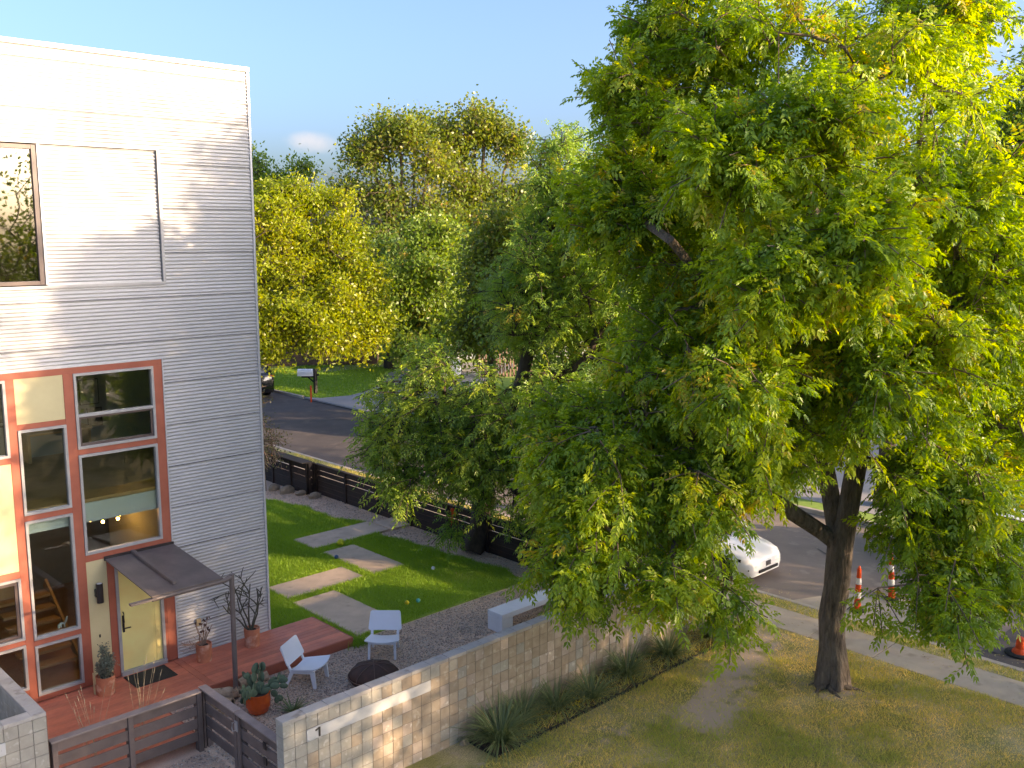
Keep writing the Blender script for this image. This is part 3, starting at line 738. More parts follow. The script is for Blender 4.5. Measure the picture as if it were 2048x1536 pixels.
for (x0, x1, y0, y1) in slabs: edge = np.maximum(edge, ((xy[:, 0] > x0 - .28) & (xy[:, 0] < x1 + .28) & (xy[:, 1] > y0 - .28) & (xy[:, 1] < y1 + .28)) * .16)
fade = np.clip((24 - xy[:, 1]) / 8, 0, 1) * .10
V, T, t = blades(rg, xy, .028, .075, .0075, np.clip(.24 + .5 * worn + edge + fade + .08 * np.sin(xy[:, 0] * 2.3 + xy[:, 1]) + rg.normal(0, .15, len(xy)), 0, 1), .55)
tag(link('lawn_grass', np_mesh('lawn_grass', V, T, M['grass_in'], t)), kind='stuff')
xy = np.stack([rg.normal(11.62, .12, 500), rg.normal(16.85, .10, 500)], 1)
V, T, t = blades(rg, xy, 0.0, .16, .007, np.clip(rg.normal(.2, .15, len(xy)), 0, 1), .5)
tag(link('grass_tuft', np_mesh('grass_tuft', V, T, M['grass_in'], t), ), 'green grass tuft at the corner of the red deck and slab', 'grass tuft')

# ================================================================== THE HOUSE
YF = 18.47
house = thing('corrugated_house', 'tall pale corrugated metal house with red panelled windows', 'house', (7.4, YF, 0))
PER = .0705
def corrugated(name, x0, x1, z0, z1, y, parent, amp=.0125, ncol=7, ph=0.0):
    nz = max(2, int(round((z1 - z0) / (PER / 8)))) + 1
    zs = np.linspace(z0, z1, nz); xs = np.linspace(x0, x1, ncol)
    X, Z = np.meshgrid(xs, zs, indexing='ij')
    Y = y - amp * np.tanh(2.0 * np.cos(2 * np.pi * (Z - ph) / PER)) / .964 + .0025 * np.sin(X * 2.7 + Z * 1.3) * np.cos(Z * .9 + X)
    V = np.stack([X, Y, Z], -1).reshape(-1, 3); i = (np.arange(ncol - 1)[:, None] * nz + np.arange(nz - 1)[None]).ravel()
    T = np.concatenate([np.stack([i, i + nz, i + nz + 1], 1), np.stack([i, i + nz + 1, i + 1], 1)])
    return link(name, np_mesh(name, V, T, M['siding'], smooth=True), parent)
XL, XR = -1.0, 10.39
LAP = PER * 12
def siding(x0, x1, z0, z1):
    """sheets of twelve corrugations, with a dark slot at each lap standing in for its shadow line"""
    k0 = math.floor(z0 / LAP)
    for k in range(k0, math.ceil(z1 / LAP)):
        a, c = max(z0, k * LAP), min(z1, (k + 1) * LAP)
        if c - a > .02: corrugated('siding_sheet', x0, x1, a + (.009 if a > z0 else 0), c, YF - (.000 if k % 2 else .006), house)
siding(XL, XR, 10.46, 12.06)
siding(8.45, XR, 7.86, 10.46)
siding(XL, XR, 6.42, 7.86)
siding(8.30, XR, .20, 6.42)
siding(XL, 3.3, .0, 6.42)
# body behind the skin: side wall, back, roof
b = MB(); b.box(10.30, 10.385, YF + .03, 30, 0, 12.0); b.box(XL, 10.3, 29.9, 30, 0, 12.0); b.box(XL - .1, XL, YF + .03, 30, 0, 12.0); b.build('wall', M['siding'], house)
b = MB(); b.box(XL, 10.36, YF + .05, YF + .06, 10.48, 12.0); b.box(8.5, 10.36, YF + .05, YF + .06, 7.86, 10.48); b.box(XL, 10.36, YF + .05, YF + .06, 6.45, 7.84); b.box(8.32, 10.36, YF + .05, YF + .06, .2, 6.45); b.build('backing', M['dark'], house)  # dark behind the open slots, so each lap reads as a shaded line
MB().box(XL, 10.385, YF + .02, 30, 12.0, 12.06).build('roof', M['roof'], house)
b = MB(); b.box(XL, 10.43, YF - .05, YF + .10, 12.05, 12.14); b.box(10.33, 10.43, YF + .1, 30, 12.05, 12.14); b.build('coping', M['trim_metal'], house, bevel=.01)
b = MB(); b.box(10.375, 10.425, YF - .03, YF + .04, .2, 12.05); b.build('corner_trim', M['trim_metal'], house, bevel=.004)
b = MB(); b.box(8.29, 10.42, YF - .022, YF + .02, .12, .215); b.build('base_flashing', M['trim_metal'], house)
b = MB(); b.box(8.282, 8.306, YF - .024, YF + .03, .215, 6.42); b.box(XL, 8.306, YF - .024, YF + .03, 6.405, 6.43); b.build('edge_flashing', M['trim_metal'], house)

# upper opening: bronze window, sliding corrugated shutter, frame
b = MB(); b.box(2.2, 8.45, YF - .035, YF + .10, 10.40, 10.46); b.box(2.2, 8.45, YF - .035, YF + .10, 7.86, 7.915); b.build('opening_frame', M['alu'], house)
b = MB(); b.box(8.40, 8.455, YF - .045, YF + .10, 7.915, 10.40); b.build('jamb', M['alu'], house)
corrugated('sliding_shutter', 6.27, 8.39, 7.93, 10.385, YF + .022, house, ncol=5, ph=.02)
b = MB(); b.box(6.235, 6.275, YF - .02, YF + .06, 7.925, 10.39); b.box(6.275, 8.39, YF - .005, YF + .06, 7.915, 7.95); b.build('shutter_edge', M['trim_metal'], house)
wu = MB()
for q in ((6.145, 6.235, 7.93, 10.38), (2.3, 6.145, 10.30, 10.38), (2.3, 6.145, 7.93, 8.0), (2.3, 2.38, 8.0, 10.3)): wu.box(q[0], q[1], YF + .005, YF + .09, q[2], q[3])
w = wu.build('window', M['bronze'], house, bevel=.004); w['label'] = 'bronze framed upper window with dark reflective glass'
MB().box(2.38, 6.145, YF + .05, YF + .056, 8.0, 10.3).build('pane', M['glass_dark'], w)
MB().box(2.36, 6.16, YF + .20, YF + .205, 7.9, 9.95).build('roller_blind', M['blind'], w)

# red panelled window wall
def red(x0, x1, z0, z1, y=YF - .012): MB().box(x0, x1, y, YF + .08, z0, z1).build('red_panel', M['red'], house, bevel=.003)
COLB = (5.56, 6.40); COLC = (6.58, 8.10)
red(3.3, 8.282, 6.285, 6.405)                                       # head
red(5.41, 5.56, .2, 6.285); red(6.40, 6.58, .2, 6.285)              # uprights
red(8.10, 8.282, .2, 6.285)
for z0, z1 in ((.2, .315), (1.295, 1.405), (3.675, 3.785), (5.36, 5.46)): red(*COLB, z0, z1, YF - .009)
red(*COLC, 4.745, 4.855, YF - .009); red(*COLC, 2.66, 2.80, YF - .009)
red(6.965, 7.105, .2, 2.66, YF - .010); red(8.045, 8.10, .2, 2.66, YF - .009)
for z0, z1 in ((.2, .5), (1.37, 1.47), (2.65, 2.78), (4.775, 4.89)): red(3.3, 5.41, z0, z1, YF - .009)
def cream(x0, x1, z0, z1): MB().box(x0, x1, YF - .004, YF + .08, z0, z1).build('cream_panel', M['cream'], house, bevel=.004)
cream(*COLB, 5.46, 6.285); cream(6.58, 6.965, .2, 2.66); cream(3.3, 5.41, 2.78, 4.775)

def window(x0, x1, z0, z1, bars=(), fw=.05, mat='alu', low_sash=False, label=None):
    b = MB(); ya, yb = YF - .038, YF + .07
    b.box(x0, x1, ya, yb, z0, z0 + fw); b.box(x0, x1, ya, yb, z1 - fw, z1)
    b.box(x0, x0 + fw, ya, yb, z0 + fw, z1 - fw); b.box(x1 - fw, x1, ya, yb, z0 + fw, z1 - fw)
    for z in bars: b.box(x0 + fw, x1 - fw, ya + .004, yb, z - fw / 2, z + fw / 2)
    w = b.build('window', M[mat], house, bevel=.003)
    if label: w['label'] = label
    zs = [z0 + fw] + [z for z in bars] + [z1 - fw]
    for a, c in zip(zs[:-1], zs[1:]): MB().box(x0 + fw, x1 - fw, YF + .03, YF + .036, a + .003, c - .003).build('pane', M['glass'], w)
    if low_sash:
        s = MB(); a, c = zs[0] + .0, zs[1] - fw / 2
        s.box(x0 + fw, x1 - fw, YF + .0, YF + .028, a, a + .05); s.box(x0 + fw, x1 - fw, YF + .0, YF + .028, c - .04, c)
        s.box(x0 + fw, x0 + fw + .045, YF + .0, YF + .028, a + .05, c - .04); s.box(x1 - fw - .045, x1 - fw, YF + .0, YF + .028, a + .05, c - .04)
        s.build('sash', M['bronze'], w)
    return w
wa = window(*COLC, 4.855, 6.285, (5.485,), low_sash=True)
wb = window(*COLC, 2.80, 4.745)
wc = window(*COLB, 3.785, 5.36)
wd = window(*COLB, 1.405, 3.675)
we = window(*COLB, .315, 1.295)
wl1 = window(3.3, 5.41, 4.89, 6.285)
wl3 = window(3.3, 5.41, 1.47, 2.65, low_sash=False)
s = MB(); s.box(5.30, 5.36, YF - .01, YF + .028, 1.53, 2.6); s.box(3.35, 5.30, YF - .01, YF + .028, 1.53, 1.58); s.box(3.35, 5.3, YF - .01, YF + .028, 2.54, 2.6); s.build('sash', M['bronze'], wl3)
wl4 = window(3.3, 5.41, .5, 1.37)

# the yellow front door with frame, lite, handle and threshold
b = MB(); b.box(7.105, 7.165, YF - .03, YF + .08, .25, 2.60); b.box(7.985, 8.045, YF - .03, YF + .08, .25, 2.60); b.box(7.105, 8.045, YF - .03, YF + .08, 2.60, 2.66); b.build('door_frame', M['alu'], house, bevel=.003)
d = MB().box(7.165, 7.80, YF + .012, YF + .055, .285, 2.60).build('door', M['door'], house, bevel=.003)
d['label'] = 'pale yellow front door'
dl = MB(); dl.box(7.80, 7.985, YF + .03, YF + .055, .285, 2.6); dl.box(7.86, 7.90, YF + .018, YF + .03, .285, 2.6); dl.build('side_panel', M['door'], house, bevel=.002)
b = MB(); b.box(7.20, 7.235, YF - .012, YF + .012, 1.08, 1.42); b.bar((7.215, YF - .05, 1.17), (7.34, YF - .05, 1.165), .02, .02); b.bar((7.215, YF - .05, 1.17), (7.215, YF + .01, 1.17), .02, .02)
b.tube([(7.217, YF - .012, 1.50), (7.217, YF - .05, 1.47), (7.217, YF - .055, 1.30), (7.217, YF - .012, 1.26)], .010, 6); b.build('handle', M['dark'], d)
MB().ball((7.75, YF + .008, 1.62), .012).build('peephole', M['dark'], d)
MB().box(7.105, 8.045, YF - .07, YF + .06, .2, .285).build('threshold', M['alu'], house, bevel=.006)
MB().box(6.735, 6.765, YF - .02, YF - .002, 1.115, 1.175).build('doorbell', M['dark'], house, bevel=.004)
MB().box(8.70, 8.80, YF - .06, YF - .008, .78, .93).build('outlet_box', M['straw'], house, bevel=.008)

# rooms behind the glass
b = MB(); b.box(2.6, 10.25, 24.4, 24.5, .2, 6.5); b.box(2.5, 2.6, YF + .12, 24.5, .2, 6.5); b.box(10.2, 10.28, YF + .12, 24.4, .2, 6.5)
b.box(8.22, 8.28, YF + .10, 21.5, .25, 3.4); b.build('interior_wall', M['int_wall'], house)
MB().box(2.6, 10.2, YF + .10, 24.4, .19, .25).build('interior_floor', M['wood_floor'], house)
MB().box(2.6, 10.2, YF + .13, 24.4, 3.78, 3.85).build('interior_floor', M['wood_floor'], house)
MB().box(2.6, 10.2, YF + .11, 24.4, 3.40, 3.775).build('floor_edge', M['int_white'], house)
MB().box(2.6, 10.2, YF + .11, 24.4, 6.36, 6.44).build('ceiling', M['int_white'], house)
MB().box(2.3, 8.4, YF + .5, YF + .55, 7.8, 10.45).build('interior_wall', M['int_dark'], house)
for k, (x, z, w_, h_) in enumerate(((6.95, 5.35, .50, .62), (7.5, 5.55, .30, .26), (7.62, 5.0, .42, .42), (8.05, 5.5, .40, .44), (8.5, 5.2, .4, .55), (6.5, 5.0, .36, .5), (7.1, 4.75, .34, .3), (8.6, 4.6, .3, .4), (6.1, 5.5, .4, .55))):
    f = MB().box(x - w_ / 2 - .02, x + w_ / 2 + .02, 22.90, 22.93, z - h_ / 2 - .02, z + h_ / 2 + .02).build('picture_frame', M['dark'], house)
    MB().box(x - w_ / 2, x + w_ / 2, 22.885, 22.902, z - h_ / 2, z + h_ / 2).build('print', M['paper' if k % 2 == 0 else 'photo'], f)
MB().box(5.9, 10.2, 22.93, 23.0, 3.85, 6.36).build('interior_wall', M['int_wall'], house)
b = MB(); b.box(6.9, 8.3, 22.3, 22.88, 4.45, 4.5)
for x in (6.95, 8.25): b.box(x - .03, x + .03, 22.35, 22.85, 3.85, 4.45)
b.box(7.2, 7.5, 22.5, 22.75, 4.5, 4.75); b.build('desk', M['stair_wood'], house)
b = MB()
for k in range(9): b.bar((5.2 + .16 * k, 21.3, 3.85), (5.2 + .16 * k, 21.3, 4.95), .016, .016)
b.bar((5.1, 21.3, 4.95), (6.7, 21.3, 4.95), .04, .04); b.build('railing', M['dark'], house)
for k in range(6):
    MB().box(5.62 + .0 * k, 6.62, 19.35 + .27 * k, 19.62 + .27 * k, .42 + .19 * k, .48 + .19 * k).build('stair_tread', M['stair_wood'], house, bevel=.004)
b = MB(); b.bar((6.66, 19.2, .25), (6.66, 21.1, 1.55), .05, .22); b.build('stair_stringer', M['stair_wood'], house)
b = MB(); b.box(5.7, 6.1, 20.9, 21.4, 1.45, 2.35); b.build('cabinet', M['stair_wood'], house)
b = MB(); b.ball((5.85, 20.4, 2.55), .24, sq=(1, 1, .6)); b.tube([(5.85, 20.4, 2.6), (5.85, 20.4, 3.4)], .008, 5); b.build('paper_lamp', M['paper'], house, smooth=True)
MB().box(5.61, 6.35, YF + .16, YF + .165, 3.42, 3.63).build('roller_blind', M['int_white'], house)
b = MB(); c = (7.62, 20.1, 3.02)
b.tube([c, (c[0], c[1], 3.4)], .01, 5)
for k in range(6):
    a = k * math.pi / 3; b.tube([c, (c[0] + .3 * math.cos(a), c[1] + .3 * math.sin(a), 3.0)], .008, 5)
pd = b.build('pendant_lamp', M['dark'], house)
for k in range(6):
    a = k * math.pi / 3; MB().ball((c[0] + .31 * math.cos(a), c[1] + .31 * math.sin(a), 2.98), .032, 8, 6).build('bulb', M['bulb'], pd, smooth=True)
b = MB(); b.tube([(6.05, YF + .13, 1.46), (6.06, YF + .13, 1.52), (6.1, YF + .13, 1.55), (6.16, YF + .13, 1.53), (6.2, YF + .13, 1.6), (6.22, YF + .13, 1.66)], [.02, .03, .022, .022, .02, .012], 6); b.tube([(6.1, YF + .13, 1.46), (6.1, YF + .13, 1.53)], .012, 5); b.tube([(6.16, YF + .13, 1.46), (6.16, YF + .13, 1.53)], .012, 5)
b.build('sill_figurine', M['int_white'], house)

# wall lamp
t = thing('wall_lamp', 'dark cylinder wall lamp on the cream panel beside the door', 'wall lamp', (6.77, YF - .1, 2.03))
MB().lathe((6.77, YF - .10, 1.84), [(.062, 0), (.062, .38), (.05, .38), (.045, .36)], 18).build('lamp_body', M['dark'], t, smooth=False)
MB().box(6.70, 6.735, YF - .1, YF - .004, 1.96, 2.10).build('wall_bracket', M['dark'], t)
MB().lathe((6.77, YF - .10, 2.222), [(.048, 0), (.048, .003)], 16).build('lens', M['refl'], t)

# canopy over the door
t = thing('entry_canopy', 'sloping grey zinc canopy over the yellow door on a bent pipe post', 'canopy', (7.6, 17.4, 0))
def cz(y): return 2.46 + (y - 16.38) * .185 / 2.07
b = MB(); x0, x1, y0, y1 = 6.93, 8.30, 16.38, YF - .03
b.hexa([(x0, y0, cz(y0) - .012), (x1, y0, cz(y0) - .012), (x1, y1, cz(y1) - .012), (x0, y1, cz(y1) - .012), (x0, y0, cz(y0) + .012), (x1, y0, cz(y0) + .012), (x1, y1, cz(y1) + .012), (x0, y1, cz(y1) + .012)])
b.build('canopy_sheet', M['canopy'], t)
b = MB(); b.bar((7.47, 16.62, cz(16.62) + .045), (7.47, y1, cz(y1) + .045), .075, .066); b.build('standing_seam', M['canopy'], t, bevel=.006)
b = MB(); b.box(x0 - .01, x1 + .01, YF - .05, YF - .012, 2.62, 2.70); b.build('wall_flashing', M['dark'], t)
MB().bar((6.55, 16.42, 2.405), (7.02, 16.42, 2.405), .10, .035).build('bracket_bar', M['canopy'], t)
b = MB(); b.tube([(6.95, 16.42, 2.40), (8.36, 16.42, 2.40), (8.455, 16.42, 2.43), (8.50, 16.42, 2.44)], [.045, .045, .048, .048], 12)
b.tube([(8.50, 16.42, 2.485), (8.495, 16.42, 2.3), (8.47, 16.41, .0)], .048, 14); b.build('pipe_post', M['canopy'], t, smooth=False)

# deck: red boards
deck = thing('deck', 'brick red wooden deck running along the house front', 'deck', (8, 17.6, 0))
def boards(x0, x1, y0, y1, w=.138):
    y = y0
    while y < y1 - .02:
        c = min(y + w, y1)
        MB().box(x0, x1, y + .003, c - .003, .165, .20 + random.uniform(-.0015, .0015)).build('deck_board', M['deck'], deck, bevel=.003)
        y += w
boards(8.30, 11.46, 16.87, YF - .03); boards(4.66, 8.15, 16.87, YF - .03); boards(4.66, 7.12, 15.16, 16.86)
MB().box(8.155, 8.295, 16.87, YF - .03, .165, .201).build('breaker_board', M['deck'], deck, bevel=.003)
b = MB(); b.box(7.13, 11.48, 16.835, 16.865, .0, .197); b.box(11.463, 11.49, 16.866, 18.44, .0, .197); b.build('fascia', M['red'], deck, bevel=.003)
MB().box(7.125, 7.15, 15.16, 16.83, 0, .197).build('fascia', M['red'], deck)

tag(MB().box(7.10, 7.93, 17.72, 18.34, .203, .222).build('doormat', M['mat'], bevel=.006), 'dark rectangular doormat in front of the yellow door', 'doormat')

# ================================================================== BLOCK WALLS
BS = .2033
blk = {k: MB().box(-.0985, .0985, -.1, .1, -.0985, .0985).mesh('block', M[k], bevel=.005) for k in ('blk_grey', 'blk_tan', 'blk_brown')}
cap_me = MB().box(-.2015, .2015, -.106, .106, -.0325, .0325).mesh('cap_block', M['cap'], bevel=.007)
rb = random.Random(5)
main_wall = thing('block_wall', 'long tan concrete block wall with white address band and plants along its foot', 'block wall', (12.4, 12.3, 0))
X0, X1, TOP = 7.02, 18.0, 1.64
NC = int(round((X1 - X0) / BS)); NR = 8
MB().box(X0 + .012, X1 - .012, 12.208, 12.392, -.05, 1.57).build('mortar', M['mortar'], main_wall)
far_blocks = {k: MB() for k in blk}; count = 0
for i in range(NC):
    x = X0 + BS * (i + .5)
    for r in range(NR):
        z = 1.575 - BS * (r + .5)
        if i < 8: kind = 'blk_grey' if rb.random() < .86 else 'blk_tan'
        elif r < 1 and i < 15: kind = 'blk_grey' if rb.random() < .6 else 'blk_tan'
        else: kind = rb.choices(('blk_tan', 'blk_brown', 'blk_grey'), (.72, .17, .11))[0]
        if r == 1 and 2 <= i <= 13: continue           # the white band sits in this course
        dy = rb.uniform(-.0035, .0035)
        if i < 38:
            o = link('block', blk[kind], main_wall, local=True); o.location = (x - 12.4, dy, z); count += 1
        else: far_blocks[kind].box(x - .0985, x + .0985, 12.2 + dy, 12.4 + dy, z - .0985, z + .0985)
for k, b in far_blocks.items():
    o = b.build('far_blocks', M[k], main_wall); o['kind'] = 'stuff'
for k in range(27):
    w_ = X0 - .005 + .4066 * (k + .5)
    o = link('cap_block', cap_me, main_wall, local=True); o.location = (w_ - 12.4, rb.uniform(-.002, .002), 1.6085 + rb.uniform(-.002, .002))
bx0, bx1 = X0 + BS * 2 + .003, X0 + BS * 14 - .003
MB().box(bx0, bx1, 12.192, 12.39, 1.172, 1.366).build('address_band', M['plaque'], main_wall, bevel=.006)
# the numeral 1 : a flag and a stem
xn, zn = bx0 + .205, 1.20
b = MB(); b.box(xn, xn + .026, 12.176, 12.192, zn, zn + .148)
b.hexa([(xn - .055, 12.176, zn + .104), (xn, 12.176, zn + .124), (xn, 12.192, zn + .124), (xn - .055, 12.192, zn + .104), (xn - .055, 12.176, zn + .124), (xn, 12.176, zn + .148), (xn, 12.192, zn + .148), (xn - .055, 12.192, zn + .124)])
b.build('numeral', M['ink'], main_wall)

left_wall = thing('block_wall', 'short grey concrete block planter wall at the lower left beside the house', 'block wall', (4.4, 15.1, 0))
MB().box(2.5, 4.61, 15.012, 15.188, -.05, 1.57).build('mortar', M['mortar'], left_wall)
MB().box(4.412, 4.588, 15.188, 18.40, -.05, 1.57).build('mortar', M['mortar'], left_wall)
for r in range(8):
    z = 1.575 - BS * (r + .5)
    for i in range(11):
        if r == 1 and 2.55 + 0 < 4.5 - BS * i < 4.0: continue
        o = link('block', blk['blk_grey'], left_wall, local=True); o.location = (4.5 - BS * i - 4.4, rb.uniform(-.003, .003), z)
    for i in range(1, 17):
        o = link('block', blk['blk_grey'], left_wall, local=True); o.location = (.1, BS * i, z); o.rotation_euler = (0, 0, math.pi / 2)
for i in range(6):
    o = link('cap_block', cap_me, left_wall, local=True); o.location = (-.205 - .4066 * i, 0, 1.6085)
for i in range(8):
    o = link('cap_block', cap_me, left_wall, local=True); o.location = (.1, .10 + .4066 * i, 1.6085 + .001); o.rotation_euler = (0, 0, math.pi / 2)
MB().box(2.5, 4.005, 14.988, 15.18, 1.172, 1.366).build('address_band', M['plaque'], left_wall, bevel=.006)

# ================================================================== FRONT SLAT FENCE AND GATE
front_fence = thing('slat_fence', 'low grey brown horizontal slat fence below the red deck', 'fence', (6, 15.1, 0))
def fence_run(parent, p, q, zt, n, pitch, sh, th, posts, mat, capmat, capw, z0=.06, inset=0.0, cap_z=.03, gaps=None):
    """horizontal slats from p to q (plan), top slat under the cap at zt, posts at given fractions"""
    p, q = Vector((*p, 0)), Vector((*q, 0)); d = (q - p).normalized(); nn = Vector((-d.y, d.x, 0))
    L = (q - p).length
    fr = [0] + posts + [1]
    for a, c in zip(fr[:-1], fr[1:]):
        A = p + d * (L * a + .03); C = p + d * (L * c - .03)
        for k in range(n):
            zc = zt - cap_z - .012 - sh / 2 - (pitch * k if gaps is None else sum(sh + g for g in gaps[:k]))
            if zc - sh / 2 < z0 - .05: break
            o = MB().bar(A + Vector((0, 0, zc)), C + Vector((0, 0, zc)), th, sh).build('slat', M[mat], parent, bevel=.003)
    for f in fr:
        c = p + d * (L * f - (.0 if 0 < f < 1 else (.03 if f == 1 else -.03)))
        MB().bar(c - nn * (th / 2 + .020) + Vector((0, 0, -.05)), c - nn * (th / 2 + .020) + Vector((0, 0, zt - cap_z - .004)), .085, .036, up=nn).build('post', M[mat], parent, bevel=.003)
        MB().bar(c + nn * (th / 2 + .045) + Vector((0, 0, -.05)), c + nn * (th / 2 + .045) + Vector((0, 0, zt - cap_z - .004)), .085, .085, up=nn).build('post', M[mat], parent, bevel=.003)
    o = MB().bar(p - d * .03 + Vector((0, 0, zt - cap_z / 2)), q + d * .0 + Vector((0, 0, zt - cap_z / 2)), capw, cap_z).build('cap_board', M[capmat], parent, bevel=.004)
# front run, facing the camera (outer face towards -Y)
fence_run(front_fence, (4.68, 15.10), (7.12, 15.10), 1.10, 5, .232, .172, .022, [.5], 'fence', 'fence_cap', .15)
# side run along the entry path; outer face towards -X
fence_run(front_fence, (7.225, 15.185), (7.225, 13.98), 1.105, 5, .232, .172, .022, [], 'fence', 'fence_cap', .15)
gate = thing('slat_gate', 'grey brown slat gate with a metal latch closing onto the block wall', 'gate', (7.225, 13.3, 0))
fence_run(gate, (7.225, 13.93), (7.225, 12.43), 1.10, 5, .232, .172, .022, [], 'fence', 'fence_cap', .15)
b = MB(); b.tube([(7.16, 13.93, .93), (7.10, 13.93, .95), (7.09, 13.93, .86), (7.10, 13.93, .80), (7.16, 13.93, .80)], .009, 6); b.box(7.155, 7.17, 13.88, 13.97, .78, .96); b.build('latch', M['alu'], gate)
for z in (.88, .62): MB().box(7.16, 7.175, 12.98, 13.07, z - .06, z + .06).build('hinge', M['dark'], gate)

# ================================================================== BACK FENCE
back_fence = thing('slat_fence', 'long dark brown slat fence between the courtyard lawn and the street', 'fence', (17.85, 22, 0))
NB = 9; yb0, yb1 = 12.5, 28.05
fence_run(back_fence, (17.83, yb1), (17.83, yb0), 1.05, 6, .205, .160, .024, [k / NB for k in range(1, NB)], 'dkfence', 'dkcap', .12, z0=-.1, gaps=[.020, .026, .006, .006, .006])
box_fence = thing('slat_fence', 'dark slat fence bay with a broad weathered cap at the lawn corner by the street', 'fence', (17.5, 29, 0))
fence_run(box_fence, (17.5, 31.6), (17.5, 28.12), 1.13, 5, .255, .215, .024, [.36, .7], 'dkfence', 'dkcap', .42, z0=-.1, gaps=[.034, .012, .008, .006])
fence_run(box_fence, (17.53, 28.10), (17.78, 28.10), 1.10, 5, .255, .215, .024, [], 'dkfence', 'dkcap', .05, z0=-.1, gaps=[.03, .03, .01, .006])
for k, (x, y, rx, ry, h) in enumerate(((17.12, 28.82, .30, .16, .20), (17.45, 27.62, .26, .14, .14), (17.02, 29.5, .22, .16, .15), (17.3, 28.25, .24, .12, .1))):
    b = MB().ball((0, 0, 0), 1, 8, 5, (rx, ry, h)); r_ = random.Random(k)
    b.v = [(x + vx * r_.uniform(.85, 1.15), y + vy * r_.uniform(.85, 1.15), .06 + vz * r_.uniform(.8, 1.1)) for vx, vy, vz in b.v]
    lab = ['flat limestone rock at the end of the broad capped fence bay', 'small limestone rock at the foot of the dark fence corner', 'limestone rock beside the shrub at the house corner', 'low limestone rock between the lawn and the fence corner'][k]
    tag(b.build('rock', M['rock']), lab, 'rock', 'limestone rocks along the dark fence')

# ================================================================== FURNITURE AND POTS
def lounge_chair(label, loc, rotz):
    """white low lounge chair, faces local -Y"""
    t = thing('lounge_chair', label, 'chair', (*loc, 0), rotz, 'white outdoor lounge chairs')
    w = .33
    # seat: dished, splayed wider at the front
    n = 8; vs = []; fs = []
    for j in range(2):
        for i in range(n + 1):
            u = i / n; x = -1 + 2 * u
            for k, (y, z, hw) in enumerate(((-.34, .405, .36), (-.12, .365, .345), (.20, .315, .30))):
                dish = .028 * (x * x) + (.0)
                yy = y - (.055 * (1 - x * x) if k == 0 else 0)
                vs.append((x * hw, yy, z + dish - (.024 if j else 0)))
    m = (n + 1) * 3
    for i in range(n):
        for k in range(2):
            a = i * 3 + k; fs += [(a, a + 3, a + 4, a + 1), (m + a, m + a + 1, m + a + 4, m + a + 3)]
        fs += [(i * 3, m + i * 3, m + i * 3 + 3, i * 3 + 3), (i * 3 + 2, i * 3 + 5, m + i * 3 + 5, m + i * 3 + 2)]
    fs += [(0, 1, m + 1, m), (1, 2, m + 2, m + 1), (n * 3, m + n * 3, m + n * 3 + 1, n * 3 + 1), (n * 3 + 1, m + n * 3 + 1, m + n * 3 + 2, n * 3 + 2)]
    MB().add(vs, fs).build('seat', M['white_paint'], t, local=True)
    # backrest: rounded board leaning back
    pts = []
    for cx, cz, a0 in ((w - .05, .37, 0), (-(w - .05), .37, 90), (-(w - .02), .05, 180), (w - .02, .05, 270)):
        for k in range(4):
            a = R(a0 + 30 * k); pts.append((cx + .045 * math.cos(a), cz + .045 * math.sin(a)))
    ca, sa = math.cos(R(22)), math.sin(R(22)); vs = []
    for th in (0, .024):
        for (x, z) in pts: vs.append((x, .245 + z * sa + th * ca + .02 * (x / w) ** 2 * -1, .42 + z * ca - th * sa))
    q = len(pts); MB().add(vs, [tuple(range(q)), tuple(range(2 * q - 1, q - 1, -1))] + [(i, (i + 1) % q, q + (i + 1) % q, q + i) for i in range(q)]).build('backrest', M['white_paint'], t, local=True)
    for s in (-1, 1):
        MB().bar((s * .275, .205, .30), (s * .285, .40, .76), .052, .03, up=(0, 1, 0)).build('back_support', M['white_paint'], t, local=True)
        MB().hexa([(s * .275 - .022, -.335, 0), (s * .275 + .022, -.335, 0), (s * .275 + .022, -.275, 0), (s * .275 - .022, -.275, 0), (s * .265 - .022, -.30, .36), (s * .265 + .022, -.30, .36), (s * .265 + .022, -.20, .34), (s * .265 - .022, -.20, .34)]).build('leg', M['white_paint'], t, local=True)
        MB().hexa([(s * .275 - .022, .28, 0), (s * .275 + .022, .28, 0), (s * .275 + .022, .34, 0), (s * .275 - .022, .34, 0), (s * .265 - .022, .13, .31), (s * .265 + .022, .13, .31), (s * .265 + .022, .22, .30), (s * .265 - .022, .22, .30)]).build('leg', M['white_paint'], t, local=True)
        MB().bar((s * .265, -.26, .325), (s * .265, .20, .285), .03, .06).build('side_rail', M['white_paint'], t, local=True)
    MB().bar((-.25, -.25, .33), (.25, -.25, .33), .026, .05).build('front_rail', M['white_paint'], t, local=True)
    return t
lounge_chair('white lounge chair facing us behind the rusty fire bowl', (11.74, 16.08), R(-44))
lounge_chair('white lounge chair seen from its side beside the red deck', (9.86, 16.10), R(31))

